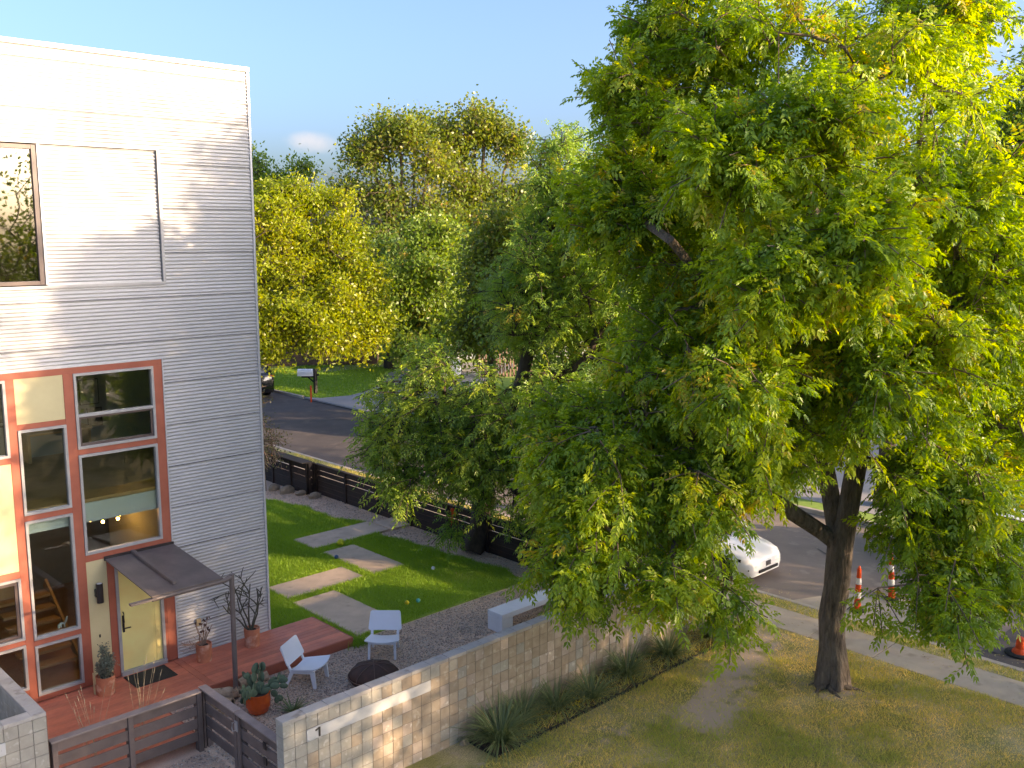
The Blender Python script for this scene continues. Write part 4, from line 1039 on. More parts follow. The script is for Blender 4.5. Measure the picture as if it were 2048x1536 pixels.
t = thing('fire_bowl', 'round rusty fire bowl under a ribbed dome screen', 'fire pit', (10.68, 14.98, 0))
MB().lathe((10.68, 14.98, 0), [(.20, .0), (.34, .05), (.46, .15), (.50, .24), (.515, .245), (.51, .225)], 32, caps=False).build('bowl', M['rust'], t, smooth=True)
prof = [(.495 * math.cos(R(a)), .24 + .23 * math.sin(R(a))) for a in range(0, 91, 10)]
MB().lathe((10.68, 14.98, 0), prof[:-1] + [(.01, .47)], 32).build('dome_screen', M['rust'], t, smooth=True)
for k in range(8):
    a = k * math.pi / 4 + .2
    MB().tube([(10.68 + (r + .006) * math.cos(a), 14.98 + (r + .006) * math.sin(a), z + .006) for r, z in prof], .008, 5).build('rib', M['rust_rib'], t)
MB().tube([(10.68 + .505 * math.cos(k * math.pi / 16), 14.98 + .505 * math.sin(k * math.pi / 16), .245) for k in range(33)], .011, 5).build('rim', M['rust_rib'], t)
b = MB()
for k in range(3):
    a = k * 2.094 + .5; b.bar((10.68 + .3 * math.cos(a), 14.98 + .3 * math.sin(a), 0), (10.68 + .36 * math.cos(a), 14.98 + .36 * math.sin(a), .16), .03, .03)
b.build('foot', M['rust'], t)

t = thing('bench', 'white concrete slab bench on the gravel behind the block wall', 'bench', (15.4, 15.3, 0))
MB().box(14.22, 16.75, 15.04, 15.52, .33, .45).build('seat', M['bench'], t, bevel=.008)
MB().box(14.22, 14.56, 15.045, 15.515, 0, .327).build('leg', M['bench'], t, bevel=.006)
MB().box(16.41, 16.75, 15.045, 15.515, 0, .327).build('leg', M['bench'], t, bevel=.006)

# pots ---------------------------------------------------------------
def pot(t, c, r, h, mat, round_=False):
    if round_: pr = [(r * .62, 0), (r * .80, h * .1), (r * .97, h * .38), (r * 1.0, h * .62), (r * .95, h * .86), (r * .96, h), (r * .88, h), (r * .86, h * .86)]
    else: pr = [(r * .90, 0), (r * .93, h * .15), (r * .96, h * .6), (r * .99, h * .9), (r * 1.0, h * .97), (r * .99, h), (r * .90, h), (r * .88, h * .9)]
    MB().lathe(c, pr, 28, caps=True).build('pot', M[mat], t, smooth=False)
    MB().lathe((c[0], c[1], c[2] + h * .88), [(r * .87, 0), (r * .4, .012), (.001, .015)], 18, caps=False).build('soil', M['soil'], t)

rp_ = np.random.default_rng(31)
c = (6.60, 17.93, .2)
t = thing('potted_bush', 'grey green bush in a terracotta pot left of the door', 'potted plant', c)
pot(t, c, .175, .37, 'terra')
Pb = []
b = MB()
for k in range(16):
    a = rp_.uniform(0, 6.28); r0 = rp_.uniform(.02, .26); h = rp_.uniform(.18, .42) if k > 2 else rp_.uniform(.5, .62)
    tip = np.array([c[0] + r0 * math.cos(a) * (1 if k > 2 else .25), c[1] + r0 * math.sin(a) * (1 if k > 2 else .25), .2 + .36 + h]); s0 = np.array([c[0], c[1], .54])
    b.tube([s0, (s0 + tip) / 2 + rp_.normal(0, .02, 3), tip], [.007, .005, .003], 4)
    for j in np.linspace(.2, 1, 22): Pb.append(np.repeat((s0 + (tip - s0) * j)[None], 9, 0) + rp_.normal(0, .038, (9, 3)))
b.build('stems', M['dry_stem'], t)
Pb = np.concatenate(Pb); V, T, tt = simple_leaves(rp_, Pb, .05, .012, np.clip(rp_.normal(.5, .22, len(Pb)), 0, 1), .8)
link('foliage', np_mesh('foliage', V, T, M['lf_sage'], tt), t)
tag(MB().bar((6.43, 18.05, .2), (6.43, 18.05, .62), .07, .012).build('wood_stake', M['cream']), 'short cream wood board standing behind the bushy pot', 'board')

c = (8.62, 17.98, .2)
t = thing('potted_succulent', 'dried flower heads on bare stems in a terracotta pot right of the door', 'potted plant', c)
pot(t, c, .16, .38, 'terra')
for k in range(13):
    a = rp_.uniform(0, 6.28); r0 = rp_.uniform(.01, .09); lean = rp_.uniform(.02, .2)
    tip = (c[0] + (r0 + lean) * math.cos(a) + .06, c[1] + (r0 + lean) * math.sin(a) * .5, .2 + .36 + rp_.uniform(.22, .48))
    b = MB(); b.tube([(c[0] + r0 * math.cos(a), c[1] + r0 * math.sin(a), .54), ((c[0] + tip[0]) / 2 + rp_.normal(0, .015), (c[1] + tip[1]) / 2, .54 + (tip[2] - .54) * .5), tip], [.008, .007, .006], 5); st = b.build('stem', M['dry_stem'], t)
    if k < 9:
        h = MB(); 
        for q in range(5): h.ball((tip[0] + rp_.normal(0, .015), tip[1] + rp_.normal(0, .015), tip[2] + rp_.normal(.005, .012)), .017, 6, 4)
        h.build('flower_head', M['dry_head'], st)
b = MB()
for k in range(9):
    a = math.pi + rp_.normal(0, .5); p0 = Vector((c[0] - .05, c[1], .58)); p = [p0]
    q = p0.copy(); d = Vector((math.cos(a), math.sin(a) * .3, rp_.uniform(-.1, .5)))
    for j in range(5): q = q + d * .085 + Vector((rp_.normal(0, .02), rp_.normal(0, .015), rp_.normal(0, .02))); p.append(q.copy())
    b.tube(p, .004, 4)
    for j in (2, 3, 4): b.tube([p[j], p[j] + Vector((rp_.normal(0, .04), rp_.normal(0, .02), rp_.uniform(.02, .08)))], .003, 4)
b.build('dry_sprig', M['dry_stem'], t)

c = (9.70, 17.96, .2)
t = thing('potted_succulent', 'tall tangled pencil stem succulent in a terracotta pot at the house corner', 'potted plant', c)
pot(t, c, .165, .40, 'terra')
rs = random.Random(12)
def grow(b, p, d, L, r, depth):
    pts = [Vector(p)]; q = Vector(p); dd = Vector(d).normalized()
    for k in range(5):
        dd = (dd + Vector((rs.gauss(0, .16), rs.gauss(0, .10), rs.gauss(-.03, .12)))).normalized(); q = q + dd * L / 5; pts.append(q.copy())
    b.tube(pts, [r * (1 - .1 * k) for k in range(6)], 6)
    if depth > 0:
        for k in range(rs.choice((2, 2, 3))):
            i = rs.choice((2, 3, 4)); grow(b, pts[i], (dd + Vector((rs.gauss(0, .8), rs.gauss(0, .35), rs.gauss(.25, .5)))).normalized(), L * rs.uniform(.35, .6), r * .75, depth - 1)
for dx, dz, L in ((-.9, .75, 1.0), (-.45, .9, 1.1), (.0, 1, 1.15), (.3, 1, 1.0), (-.75, .95, .8), (.5, .9, .8)):
    b = MB(); grow(b, (c[0] + dx * .06, c[1] + rs.uniform(-.06, .06), .54), (dx * .75, rs.uniform(-.25, .1), dz), L, .021, 2); b.build('stem', M['stem_dark'], t)

c = (8.50, 15.62, 0)
t = thing('potted_cactus', 'prickly pear cactus in a round glazed orange pot on the gravel', 'potted plant', c)
pot(t, c, .235, .40, 'glaze', True)
pad_me = MB().ball((0, 0, .1), .1, 12, 8, (.72, .17, 1.0)).mesh('pad', M['cactus'], smooth=True)
rs = random.Random(4)
def pad(p, yaw_, lean, sc, depth):
    m = Matrix.Translation(p) @ Matrix.Rotation(yaw_, 4, 'Z') @ Matrix.Rotation(lean, 4, 'Y') @ Matrix.Diagonal((sc, sc, sc, 1))
    o = link('pad', pad_me, t, local=True); o.matrix_basis = Matrix.Translation(-Vector(c)) @ m
    if depth > 0:
        for k in range(rs.choice((1, 2, 2))):
            tip = m @ Vector((rs.choice((-.045, 0, .045)), 0, .185)); pad(tip, yaw_ + rs.gauss(0, .6), lean + rs.gauss(.18 * (1 if lean > 0 else -1), .35), sc * rs.uniform(.8, .98), depth - 1)
for yaw_, lean in ((.2, -.75), (.6, -.3), (-.4, .35), (.1, .9), (1.2, .55), (-1.0, -.6), (2.2, .5), (-.3, 1.15), (.5, -1.1)):
    pad(Vector((c[0] + .06 * math.sin(lean), c[1] + rs.uniform(-.06, .06), .35)), yaw_, lean, rs.uniform(1.0, 1.3), 2)
tag(t)

# logs and rocks at the post ------------------------------------------
LL = ['pale weathered log with a hollow end, nearest the fence corner', 'yellowish weathered log lying behind the pipe post', 'weathered log against the red deck edge behind the cactus', 'short dark log between the fence cap and the post']
for k, (p, q, r) in enumerate((((7.78, 16.50, .12), (8.22, 16.08, .12), .12), ((8.05, 16.74, .11), (8.52, 16.36, .13), .11), ((8.72, 16.74, .10), (9.30, 16.66, .11), .10), ((7.62, 16.22, .07), (7.95, 15.92, .07), .065))):
    p, q = Vector(p), Vector(q); n_ = 7; pts = [p + (q - p) * j / (n_ - 1) + Vector((rs.gauss(0, .012), rs.gauss(0, .012), rs.gauss(0, .012))) for j in range(n_)]
    b = MB(); b.tube(pts, [r * rs.uniform(.82, 1.12) for _ in pts], 11); b.v = [tuple(a + rs.gauss(0, .006) for a in v) for v in b.v]
    o = b.build('log', M['log']); tag(o, LL[k], 'log', 'weathered logs beside the post')
    if k == 0:
        d = (q - p).normalized(); MB().tube([q + d * .003, q + d * .012], [r * .55, r * .5], 10).build('hollow', M['soil'], o)
    elif k == 1:
        d = (q - p).normalized(); MB().tube([q + d * .003, q + d * .010], [r * .4, r * .35], 10).build('hollow', M['soil'], o)

# small spiky agave behind the wall end, grasses ------------------------
def spiky(name, label, cat, c, n, L, w, droop, seed, mat='yucca', spread=1.0, group=None, zup=(.2, 1.2), tint=(.45, .22)):
    r = np.random.default_rng(seed); a = r.uniform(0, 6.283, n)
    D = np.stack([np.cos(a) * spread, np.sin(a) * spread, r.uniform(*zup, n)], 1)
    base = np.array(c)[None] + np.stack([np.cos(a) * .05, np.sin(a) * .05, np.zeros(n)], 1) * r.uniform(.2, 1.6, (n, 1))
    V, T, tt = strips(r, base, D, L * r.uniform(.6, 1.15, n), w, droop * r.uniform(.4, 1.5, n), np.clip(r.normal(*tint, n), 0, 1))
    return tag(link(name, np_mesh(name, V, T, M[mat], tt)), label, cat, group)
spiky('agave', 'small spiky dark agave on the gravel behind the wall end', 'agave', (8.98, 15.2, .01), 46, .40, .018, .05, 3, zup=(.1, 1.3), tint=(.25, .15))
YL = ['big blue green yucca clump at the near end of the wall bed', 'second sprawling yucca clump from the near end of the wall bed', 'flopped yucca clump beside the little yellow flowers', 'dark yucca clump in the middle of the wall bed', 'yucca clump left of the wall end', 'bushy yucca clump spilling past the far end of the block wall', 'low yucca clump leaning on the wall just behind the biggest one']
for k, (x, y, n, L) in enumerate(((10.98, 11.66, 620, 1.22), (12.55, 11.80, 320, .98), (13.35, 11.62, 260, 1.0), (14.55, 11.74, 420, 1.02), (15.9, 11.74, 420, 1.02), (17.3, 11.62, 620, 1.15), (11.75, 11.9, 360, 1.05))):
    spiky('yucca', YL[k], 'yucca', (x, y, .03), n, L, .010, .48, 40 + k, spread=.85, zup=(.35, 1.9), group='yucca clumps in the wall bed')
spiky('bed_grass', 'straggly low grass filling the bed between the yuccas', 'grass', (13.0, 11.75, .0), 10, .2, .006, .3, 61)['kind'] = 'stuff'
r = np.random.default_rng(62); N = 2600; xy = np.stack([r.uniform(11.2, 17.9, N), r.uniform(11.4, 12.15, N)], 1)
V, T, tt = blades(r, xy, .0, .17, .007, np.clip(r.normal(.5, .25, N), 0, 1), .7); o = bpy.data.objects['bed_grass']
m_ = np_mesh('bed_grass', V, T, M['grass_out'], tt); o.data = m_
sheet('wall_bed', rect(10.6, 17.95, 11.36, 12.2), .012, M['mulch'])
b = MB(); b.box(10.58, 18.0, 11.335, 11.36, -.03, .05); b.box(10.58, 10.605, 11.36, 12.2, -.03, .05); tag(b.build('bed_edging', M['edging']), 'black edging strip along the planted wall bed', 'edging')
b = MB().ball((10.52, 12.08, .03), .12, 8, 5, (1, .6, .6)); b.v = [tuple(q + rs.gauss(0, .014) for q in v) for v in b.v]; tag(b.build('rock', M['rock']), 'small pale rock at the wall foot by the biggest yucca', 'rock')
tag(MB().ball((12.82, 11.52, .12), .001).build('yellow_flower', M['yellow']), 'tiny yellow flowers between the yucca clumps', 'flowers')
b = MB()
for k in range(14): b.ball((12.82 + rs.gauss(0, .07), 11.52 + rs.gauss(0, .05), .16 + rs.gauss(0, .04)), .014, 5, 3)
bpy.data.objects['yellow_flower'].data = b.mesh('yellow_flower', M['yellow'])

# straw plumes rising behind the fence, tall grass in the left planter
def plumes(label, cx, cy, n, h, seed):
    r = random.Random(seed); b = MB()
    for k in range(n):
        a = r.uniform(0, 6.28); l = r.uniform(.1, .42); hh = h * r.uniform(.65, 1.1)
        p0 = Vector((cx + r.gauss(0, .05), cy + r.gauss(0, .04), .1)); p2 = Vector((cx + l * math.cos(a), cy + l * math.sin(a) * .5, hh)); p1 = (p0 + p2) / 2 + Vector((0, 0, .12))
        b.tube([p0, p1, p2], [.003, .0025, .002], 4); b.tube([p2, p2 + (p2 - p1).normalized() * .10], [.007, .003], 4)
    tag(b.build('feather_grass', M['straw']), label, 'grass plant', 'straw feather grass plumes over the deck')
plumes('straw grass plumes rising in front of the bushy terracotta pot', 6.25, 15.45, 11, 1.62, 3)
plumes('straw grass plumes near the planter wall end of the deck', 5.45, 15.5, 13, 1.45, 4)
spiky('planter_grass', 'tall green arching grass inside the grey block planter', 'grass plant', (3.95, 17.3, .6), 320, 1.25, .010, .55, 71, mat='yucca', spread=.55, zup=(.8, 2.0), tint=(.3, .2))
MB().box(2.5, 4.41, 15.19, 18.38, 0, .62).build('planter_soil', M['mulch'], left_wall)

# balls and toys on the lawn --------------------------------------------
for (x, y, mname, lab, r_) in ((13.70, 17.80, 'yellow', 'small yellow ball near the front edge of the courtyard lawn', .055), (13.98, 17.72, 'teal', 'small teal ball beside the yellow one on the lawn', .055), (15.70, 19.25, 'white_paint', 'small white ball in the middle of the courtyard lawn', .05), (14.36, 21.75, 'blue', 'small dark blue ball on the edge of a stepping slab', .06), (15.12, 22.66, 'chart', 'bright yellow green ball between two stepping slabs', .10)):
    tag(MB().ball((x, y, .06 + r_ * .8), r_, 12, 8).build('ball', M[mname], smooth=True), lab, 'ball', 'balls left on the courtyard lawn')

# ================================================================== VEHICLES
def loft(stations, nring_fn):
    rings = [nring_fn(*s) for s in stations]; n = len(rings[0]); b = MB(); vs = [v for r_ in rings for v in r_]; fs = []
    for i in range(len(rings) - 1):
        for k in range(n - 1): fs.append((i * n + k, i * n + k + 1, (i + 1) * n + k + 1, (i + 1) * n + k))
    fs.append(tuple(range(n))); fs.append(tuple(range((len(rings) - 1) * n, len(rings) * n)))
    b.add(vs, fs); return b
def car(name, label, loc, rotz, paint, tall=0.0, L=4.65, van=False, group=None):
    """front towards local -Y, origin under the middle"""
    t = thing(name, label, 'car', loc, rotz, group)
    h = L / 2; q = L / 4.65
    def ring(y, w, top, bot):
        side = [(w * .90, bot), (w * .99, bot + .14), (w * 1.0, bot + (top - bot) * .5), (w * .965, top - .10), (w * .86, top - .02), (w * .45, top + .015)]
        return [(x, y, z) for x, z in side] + [(0, y, top + .025)] + [(-x, y, z) for x, z in reversed(side)]
    tt = tall
    st = [(-h, .56, .58 + tt, .24), (-h + .05, .70, .64 + tt, .21), (-h + .18, .82, .72 + tt, .19), (-h + .5, .90, .80 + tt, .19), (-h + 1.1 * q, .925, .92 + tt, .20), (-h + 1.35 * q, .925, .96 + tt, .20), (0, .925, .97 + tt, .20), (h - 1.0 * q, .925, 1.0 + tt, .20), (h - .45, .90, 1.02 + tt, .22), (h - .10, .82, .98 + tt, .25), (h, .70, .82 + tt, .30)]
    me = loft(st, ring).mesh('body', paint, smooth=True)
    link('body', me, t, local=True)
    def cring(y, wb, wt, zb, zt):
        side = [(wb, zb), (wb * .97, zb + (zt - zb) * .35), (wt * 1.02, zt - .06), (wt * .9, zt - .005)]
        return [(x, y, z) for x, z in side] + [(0, y, zt + .015)] + [(-x, y, z) for x, z in reversed(side)]
    rz = (1.45 if not van else 1.62) + tt
    cs = [(-h + 1.12 * q, .84, .80, .92 + tt, .95 + tt), (-h + 1.75 * q, .85, .66, .95 + tt, rz - .10), (-h + 2.15 * q, .85, .62, .95 + tt, rz), (-h + 3.1 * q, .85, .62, .97 + tt, rz + .005)]
    cs += [(h - .75, .84, .62, .98 + tt, rz - .03), (h - .25, .82, .66, 1.0 + tt, 1.08 + tt)] if van else [(-h + 3.7 * q, .84, .61, .98 + tt, rz - .08), (h - .30, .80, .70, 1.0 + tt, 1.03 + tt)]
    link('window_glass', loft(cs, cring).mesh('window_glass', M['car_glass'], smooth=True), t, local=True)
    rs_ = [(a[0], 0, a[2] * .97, 0, a[4] + .012) for a in (cs[1], cs[2], cs[3], cs[4])]
    vs = []; 
    for (y, _, w, _, z) in rs_: vs += [(-w, y, z - .03), (-w * .6, y, z + .008), (w * .6, y, z + .008), (w, y, z - .03)]
    fs = []
    for i in range(3):
        for k in range(3): fs.append((i * 4 + k, i * 4 + k + 1, i * 4 + 5 + k, i * 4 + 4 + k))
    MB().add(vs, fs).build('roof', paint, t, smooth=True, local=True)
    for s in (-1, 1):
        b = MB(); b.bar((s * .83, cs[0][0], cs[0][4]), (s * .655, cs[1][0], cs[1][4] - .01), .05, .04); b.bar((s * .85, -h + 2.55 * q, .96 + tt), (s * .63, -h + 2.5 * q, rz - .04), .05, .07); b.build('pillar', paint, t, local=True)
        for y in (-h + .86 * q, h - .92 * q):
            wl_ = MB(); r_ = .335 + tt * .3
            wl_.tube([(s * .72, y, r_), (s * .935, y, r_)], r_, 22); w_ = wl_.build('tyre', M['rubber'], t, local=True)
            link('rim', MB().tube([(s * .93, y, r_), (s * .943, y, r_)], r_ * .66, 16).mesh('rim', M['rim']), w_, local=True)
            MB().tube([(s * .70, y, r_ + .01), (s * .9285, y, r_ + .01)], r_ + .055, 24).build('wheel_arch', M['plastic_black'], t, local=True)
        MB().hexa([(s * .50, -h + .135, .575 + tt), (s * .84, -h + .30, .60 + tt), (s * .86, -h + .50, .62 + tt), (s * .55, -h + .2, .60 + tt), (s * .50, -h + .14, .645 + tt), (s * .83, -h + .31, .67 + tt), (s * .86, -h + .52, .70 + tt), (s * .55, -h + .22, .68 + tt)]).build('headlight', M['car_glass'], t, local=True)
        MB().bar((s * .50, -h - .0 + .035, .40 + tt), (s * .76, -h + .13, .41 + tt), .05, .045).build('fog_slot', M['plastic_black'], t, local=True)
        MB().box(s * .95 - .09, s * .95 + .09, -h + 1.35 * q, -h + 1.48 * q, .98 + tt, 1.10 + tt).build('mirror', paint, t, local=True, bevel=.02)
        MB().box(s * .6 - .2, s * .6 + .2, h - .06, h - .012, .78 + tt, .88 + tt).build('tail_light', M['glaze'], t, local=True)
    MB().bar((-.44, -h - .004, .335 + tt * .6), (.44, -h - .004, .335 + tt * .6), .05, .075).build('intake', M['plastic_black'], t, local=True)
    MB().box(-.11, .11, -h - .014, -h + .02, .42 + tt, .55 + tt).build('number_plate', M['rim'], t, local=True)
    return t
car('parked_car', 'white sedan at the near kerb behind the block wall end, its nose in the sun', (21.80, 15.3, -.13), 0, M['car_white'])
car('parked_car', 'white car across the street behind the tall cones, half hidden by leaves', (27.25, 9.5, -.13), math.pi, M['car_white'], tall=.10)
car('parked_van', 'white van parked in the far driveway behind the dark oak trunk', (38.9, 46.4, -.02), R(-35), M['car_white'], tall=.35, van=True, L=4.9)
car('parked_truck', 'black truck in the far street just past the house corner', (26.6, 49.6, -.13), math.pi, M['car_black'], tall=.35, van=True, L=5.2)
car('parked_car', 'black car at the far kerb behind the drooping pecan branches', (27.1, 34.4, -.13), math.pi, M['car_black'], tall=.05)
car('parked_van', 'white van glimpsed under the yellow green tree beside the house', (26.0, 62.0, -.02), R(60), M['car_white'], tall=.3, van=True)

# ================================================================== CONES, MAILBOX, MARKER
def delineator(label, x, y, h, lean=(0, 0), zb=-.124):
    t = thing('traffic_cone', label, 'traffic cone', (x, y, zb), 0, 'orange channelizer cones in the street')
    MB().lathe((x, y, zb), [(.18, 0), (.18, .03), (.15, .045), (.09, .06)], 8).build('base', M['rubber'], t)
    def c(z): return (x + lean[0] * z, y + lean[1] * z, zb + z)
    def r(z): return .085 - .038 * z / h
    zz = [.06, .30 * h, .44 * h, .60 * h, .74 * h, .94 * h]
    for k in range(5):
        a, e = zz[k], zz[k + 1]; white = k in (1, 3)
        MB().tube([c(a), c((a + e) / 2), c(e)], [r(a) + .003 * white, r((a + e) / 2) + .003 * white, r(e) + .003 * white], 14).build('white_band' if white else 'tube', M['refl' if white else 'orange'], t)
    MB().tube([c(.94 * h), c(.955 * h), c(h)], [.030, .036, .022], 10).build('top_knob', M['orange'], t)
delineator('tall orange cone with white bands right beside the pecan trunk', 21.5, 10.35, 1.12)
delineator('leaning orange cone with white bands beyond the trunk, over the road patch', 22.8, 10.1, 1.22, (-.05, .05))
delineator('orange cone mostly hidden by hanging leaves at the right', 22.9, 8.4, 1.15)
t = thing('traffic_cone', 'cone base with an orange ring lying at the right edge of the street', 'traffic cone', (21.72, 6.75, -.126), 0, 'orange channelizer cones in the street')
MB().lathe((21.72, 6.75, -.126), [(.30, 0), (.30, .04), (.24, .06), (.22, .05)], 20).build('base', M['rubber'], t)
MB().lathe((21.72, 6.75, -.08), [(.17, 0), (.15, .05), (.10, .10), (.085, .32), (.06, .34)], 16).build('tube', M['orange'], t)

t = thing('mailbox', 'white mailbox on a dark post at the far lawn edge', 'mailbox', (29.3, 45.95, 0))
MB().box(29.22, 29.38, 45.87, 46.03, -.05, 1.35).build('post', M['plastic_black'], t)
b = MB(); d = Vector((-.72, .69, 0)); b.bar((29.3, 45.95, .92), Vector((29.3, 45.95, .92)) + d * .75, .1, .1); b.bar((29.3, 45.95, .55), Vector((29.3, 45.95, .9)) + d * .4, .07, .07); b.bar((29.3, 45.95, 1.02), Vector((29.3, 45.95, 1.02)) - d * .2, .1, .1); b.build('arm', M['plastic_black'], t)
p0 = Vector((29.3, 45.95, .97)) + d * .10; p1 = p0 + d * .85; n_ = Vector((d.y, -d.x, 0)); vs = []
for P_ in (p0, p1):
    for (u, z) in ((-.17, 0), (.17, 0), (.17, .22), (.13, .33), (0, .38), (-.13, .33), (-.17, .22)): vs.append(P_ + n_ * u + Vector((0, 0, z)))
MB().add(vs, [tuple(range(7)), tuple(range(13, 6, -1))] + [(i, (i + 1) % 7, 7 + (i + 1) % 7, 7 + i) for i in range(7)]).build('box', M['white_paint'], t)
b = MB(); q_ = p0 + d * .3 + n_ * .18
b.bar(q_ + Vector((0, 0, .1)), q_ + Vector((0, 0, .28)), .03, .03); b.build('flag', M['orange'], t)
b = MB(); b.tube([(27.95, 44.3, -.13), (27.95, 44.3, .75)], .05, 8); tag(b.build('marker_post', M['orange']), 'thin orange marker post at the far kerb below the mailbox', 'marker post')

# ================================================================== NEIGHBOUR HOUSES
def cottage(label, x, y, w, d, h, rh, wall, rot, wins, garage=None):
    """gable house, front towards local -Y"""
    t = thing('house', label, 'house', (x, y, -.05), rot)
    MB().box(-w / 2, w / 2, -d / 2, d / 2, 0, h).build('wall', M[wall], t, local=True)
    MB().add([(-w / 2, -d / 2, h), (w / 2, -d / 2, h), (w / 2, d / 2, h), (-w / 2, d / 2, h), (-w / 2, 0, h + rh), (w / 2, 0, h + rh)], [(0, 4, 3), (1, 2, 5), (0, 1, 5, 4), (2, 3, 4, 5)]).build('gable', M[wall], t, local=True)
    for s in (-1, 1):
        y0 = s * (d / 2 + .5); zb = h - .5 * rh / (d / 2)
        vs = [(-w / 2 - .4, y0, zb + .03), (w / 2 + .4, y0, zb + .03), (w / 2 + .4, 0, h + rh + .03), (-w / 2 - .4, 0, h + rh + .03)]
        vs += [(a, b_, c_ + .14) for a, b_, c_ in vs]
        MB().hexa(vs).build('roof', M['roof'], t, local=True)
    for (cx, z, ww, hh) in wins:
        f = MB().box(cx - ww / 2 - .07, cx + ww / 2 + .07, -d / 2 - .05, -d / 2 - .003, z - .07, z + hh + .07).build('window', M['trim_metal'], t, local=True)
        link('pane', MB().box(cx - ww / 2, cx + ww / 2, -d / 2 - .06, -d / 2 - .052, z, z + hh).mesh('pane', M['car_glass']), f, local=True)
    if garage: MB().box(garage - 1.3, garage + 1.3, -d / 2 - .04, -d / 2 - .003, .05, 2.3).build('garage_door', M['white_paint'], t, local=True)
    dr = garage + 2.6 if garage else 0
    MB().box(dr - .48, dr + .48, -d / 2 - .05, -d / 2 - .003, .05, 2.15).build('door', M['house_brown'], t, local=True)
    return t
cottage('pale house across the street glimpsed through the pecan leaves', 43, 25, 13, 9, 3.2, 2.0, 'house_pale', R(-90), ((-4, .9, 1.6, 1.3), (4.2, .9, 1.6, 1.3)), None)
cottage('brown brick house behind the far lawn and mailbox', 36, 61, 14, 9, 2.9, 1.9, 'house_brown', R(-38), ((-4.5, .9, 1.8, 1.3), (4.4, .9, 1.5, 1.2)), None)
cottage('pale garage house at the end of the far driveway', 50, 52, 11, 8, 2.8, 1.8, 'house_pale', R(-40), ((3.8, .9, 1.4, 1.2),), -2)
cottage('low pale house past the right trees across the street', 44, 4, 12, 9, 3.0, 1.8, 'house_pale', R(-90), ((-3.5, .9, 1.6, 1.3), (3.5, .9, 1.6, 1.3)), None)
wf = thing('plank_fence', 'weathered plank fence behind the white van in the far drive', 'fence', (39, 44, 0))
for k in range(16):
    MB().box(39.6 + .2 * k, 39.78 + .2 * k, 43.98 - .1 * k, 44.02 - .1 * k, -.05, 1.75 + .03 * math.sin(k * 2.1)).build('plank', M['house_brown'], wf)

# ================================================================== TREES
def V3(px, py, d): return tuple(pt(px, py, d))
B = (17.24, 8.72, -.02)
# --- the big pecan in the front lawn
f0 = V3(1672, 1180, 19.3); f1 = V3(1680, 1090, 19.2); f2 = V3(1702, 985, 19.0); f3 = V3(1722, 860, 18.8); f4 = V3(1735, 690, 18.6)
pecan_poly = [(-1, [B, V3(1664, 1280, 19.4), f0, f1]),
              ((0, 3), [f2, f3, f4, V3(1700, 480, 18.4), V3(1690, 250, 18.2)]),
              ((0, 3), [V3(1660, 985, 19.4), V3(1640, 880, 19.6), V3(1580, 700, 19.8), V3(1500, 480, 20), V3(1440, 260, 20)]),
              ((0, 3), [V3(1640, 1062, 19.2), V3(1545, 1000, 18.6), V3(1440, 930, 17.6), V3(1300, 880, 16.8), V3(1180, 900, 16.4)]),
              ((1, 1), [V3(1790, 740, 17.8), V3(1880, 640, 17), V3(1980, 560, 16.4)]),
              ((1, 1), [V3(1800, 850, 18.6), V3(1900, 830, 18.4), V3(1990, 850, 18)]),
              ((1, 2), [V3(1840, 520, 19), V3(1930, 330, 19.4)]),
              ((2, 2), [V3(1480, 640, 18), V3(1400, 560, 17), V3(1340, 480, 16.4)]),
              ((1, 3), [V3(1620, 420, 17), V3(1590, 300, 16.2)])]
def Lb(px, py, d, rx, ry, w, rd=None):
    """crown lobe: centre seen at px,py; radii given in picture pixels at that distance"""
    k = d / FPX; sh = min(.62, .35 * min(rx, ry) * k)
    return (V3(px, py, d), (rx * k - sh, (rd or rx) * k - sh, ry * k - sh), w)
pecan_lobes = [Lb(1640, 420, 18.3, 440, 470, 4.4, 480), Lb(1420, 560, 18.0, 280, 300, 1.5), Lb(1880, 560, 17.6, 260, 330, 1.6), Lb(1760, 700, 16.6, 230, 190, 1.0),
               Lb(1230, 920, 16.6, 220, 200, 1.45), Lb(1170, 1100, 15.9, 120, 125, .55), Lb(1390, 980, 16.2, 120, 150, .6), Lb(1335, 1150, 15.6, 75, 75, .2), Lb(1500, 900, 16.4, 90, 70, .35), Lb(1760, 930, 16.4, 90, 80, .3),
               Lb(1400, 760, 16.8, 230, 170, 1.1), Lb(1880, 960, 17.4, 190, 190, 1.15), Lb(1830, 1180, 16.6, 130, 75, .36), Lb(1980, 800, 18.5, 190, 260, .9), Lb(1960, 1120, 17.5, 110, 90, .35), Lb(1640, 780, 20.5, 250, 150, .6), Lb(1610, 860, 17.2, 130, 70, .22), Lb(1300, 230, 18.2, 150, 170, .9), Lb(1260, 420, 17.6, 140, 150, .7), Lb(1420, 60, 18.4, 200, 130, .8), Lb(1850, 90, 18.4, 190, 150, .8), Lb(1470, 330, 15.2, 130, 120, .55), Lb(1560, 560, 14.8, 140, 120, .6), Lb(1720, 500, 14.6, 120, 140, .5), Lb(1650, 250, 15.0, 120, 110, .45), Lb(1500, 760, 15.0, 130, 90, .4), Lb(1455, 1190, 15.9, 40, 45, .05), Lb(1640, 880, 16.4, 110, 50, .3)]
Fv = Vector((math.cos(YAW), math.sin(YAW), 0)); Rv = Vector((math.sin(YAW), -math.cos(YAW), 0))
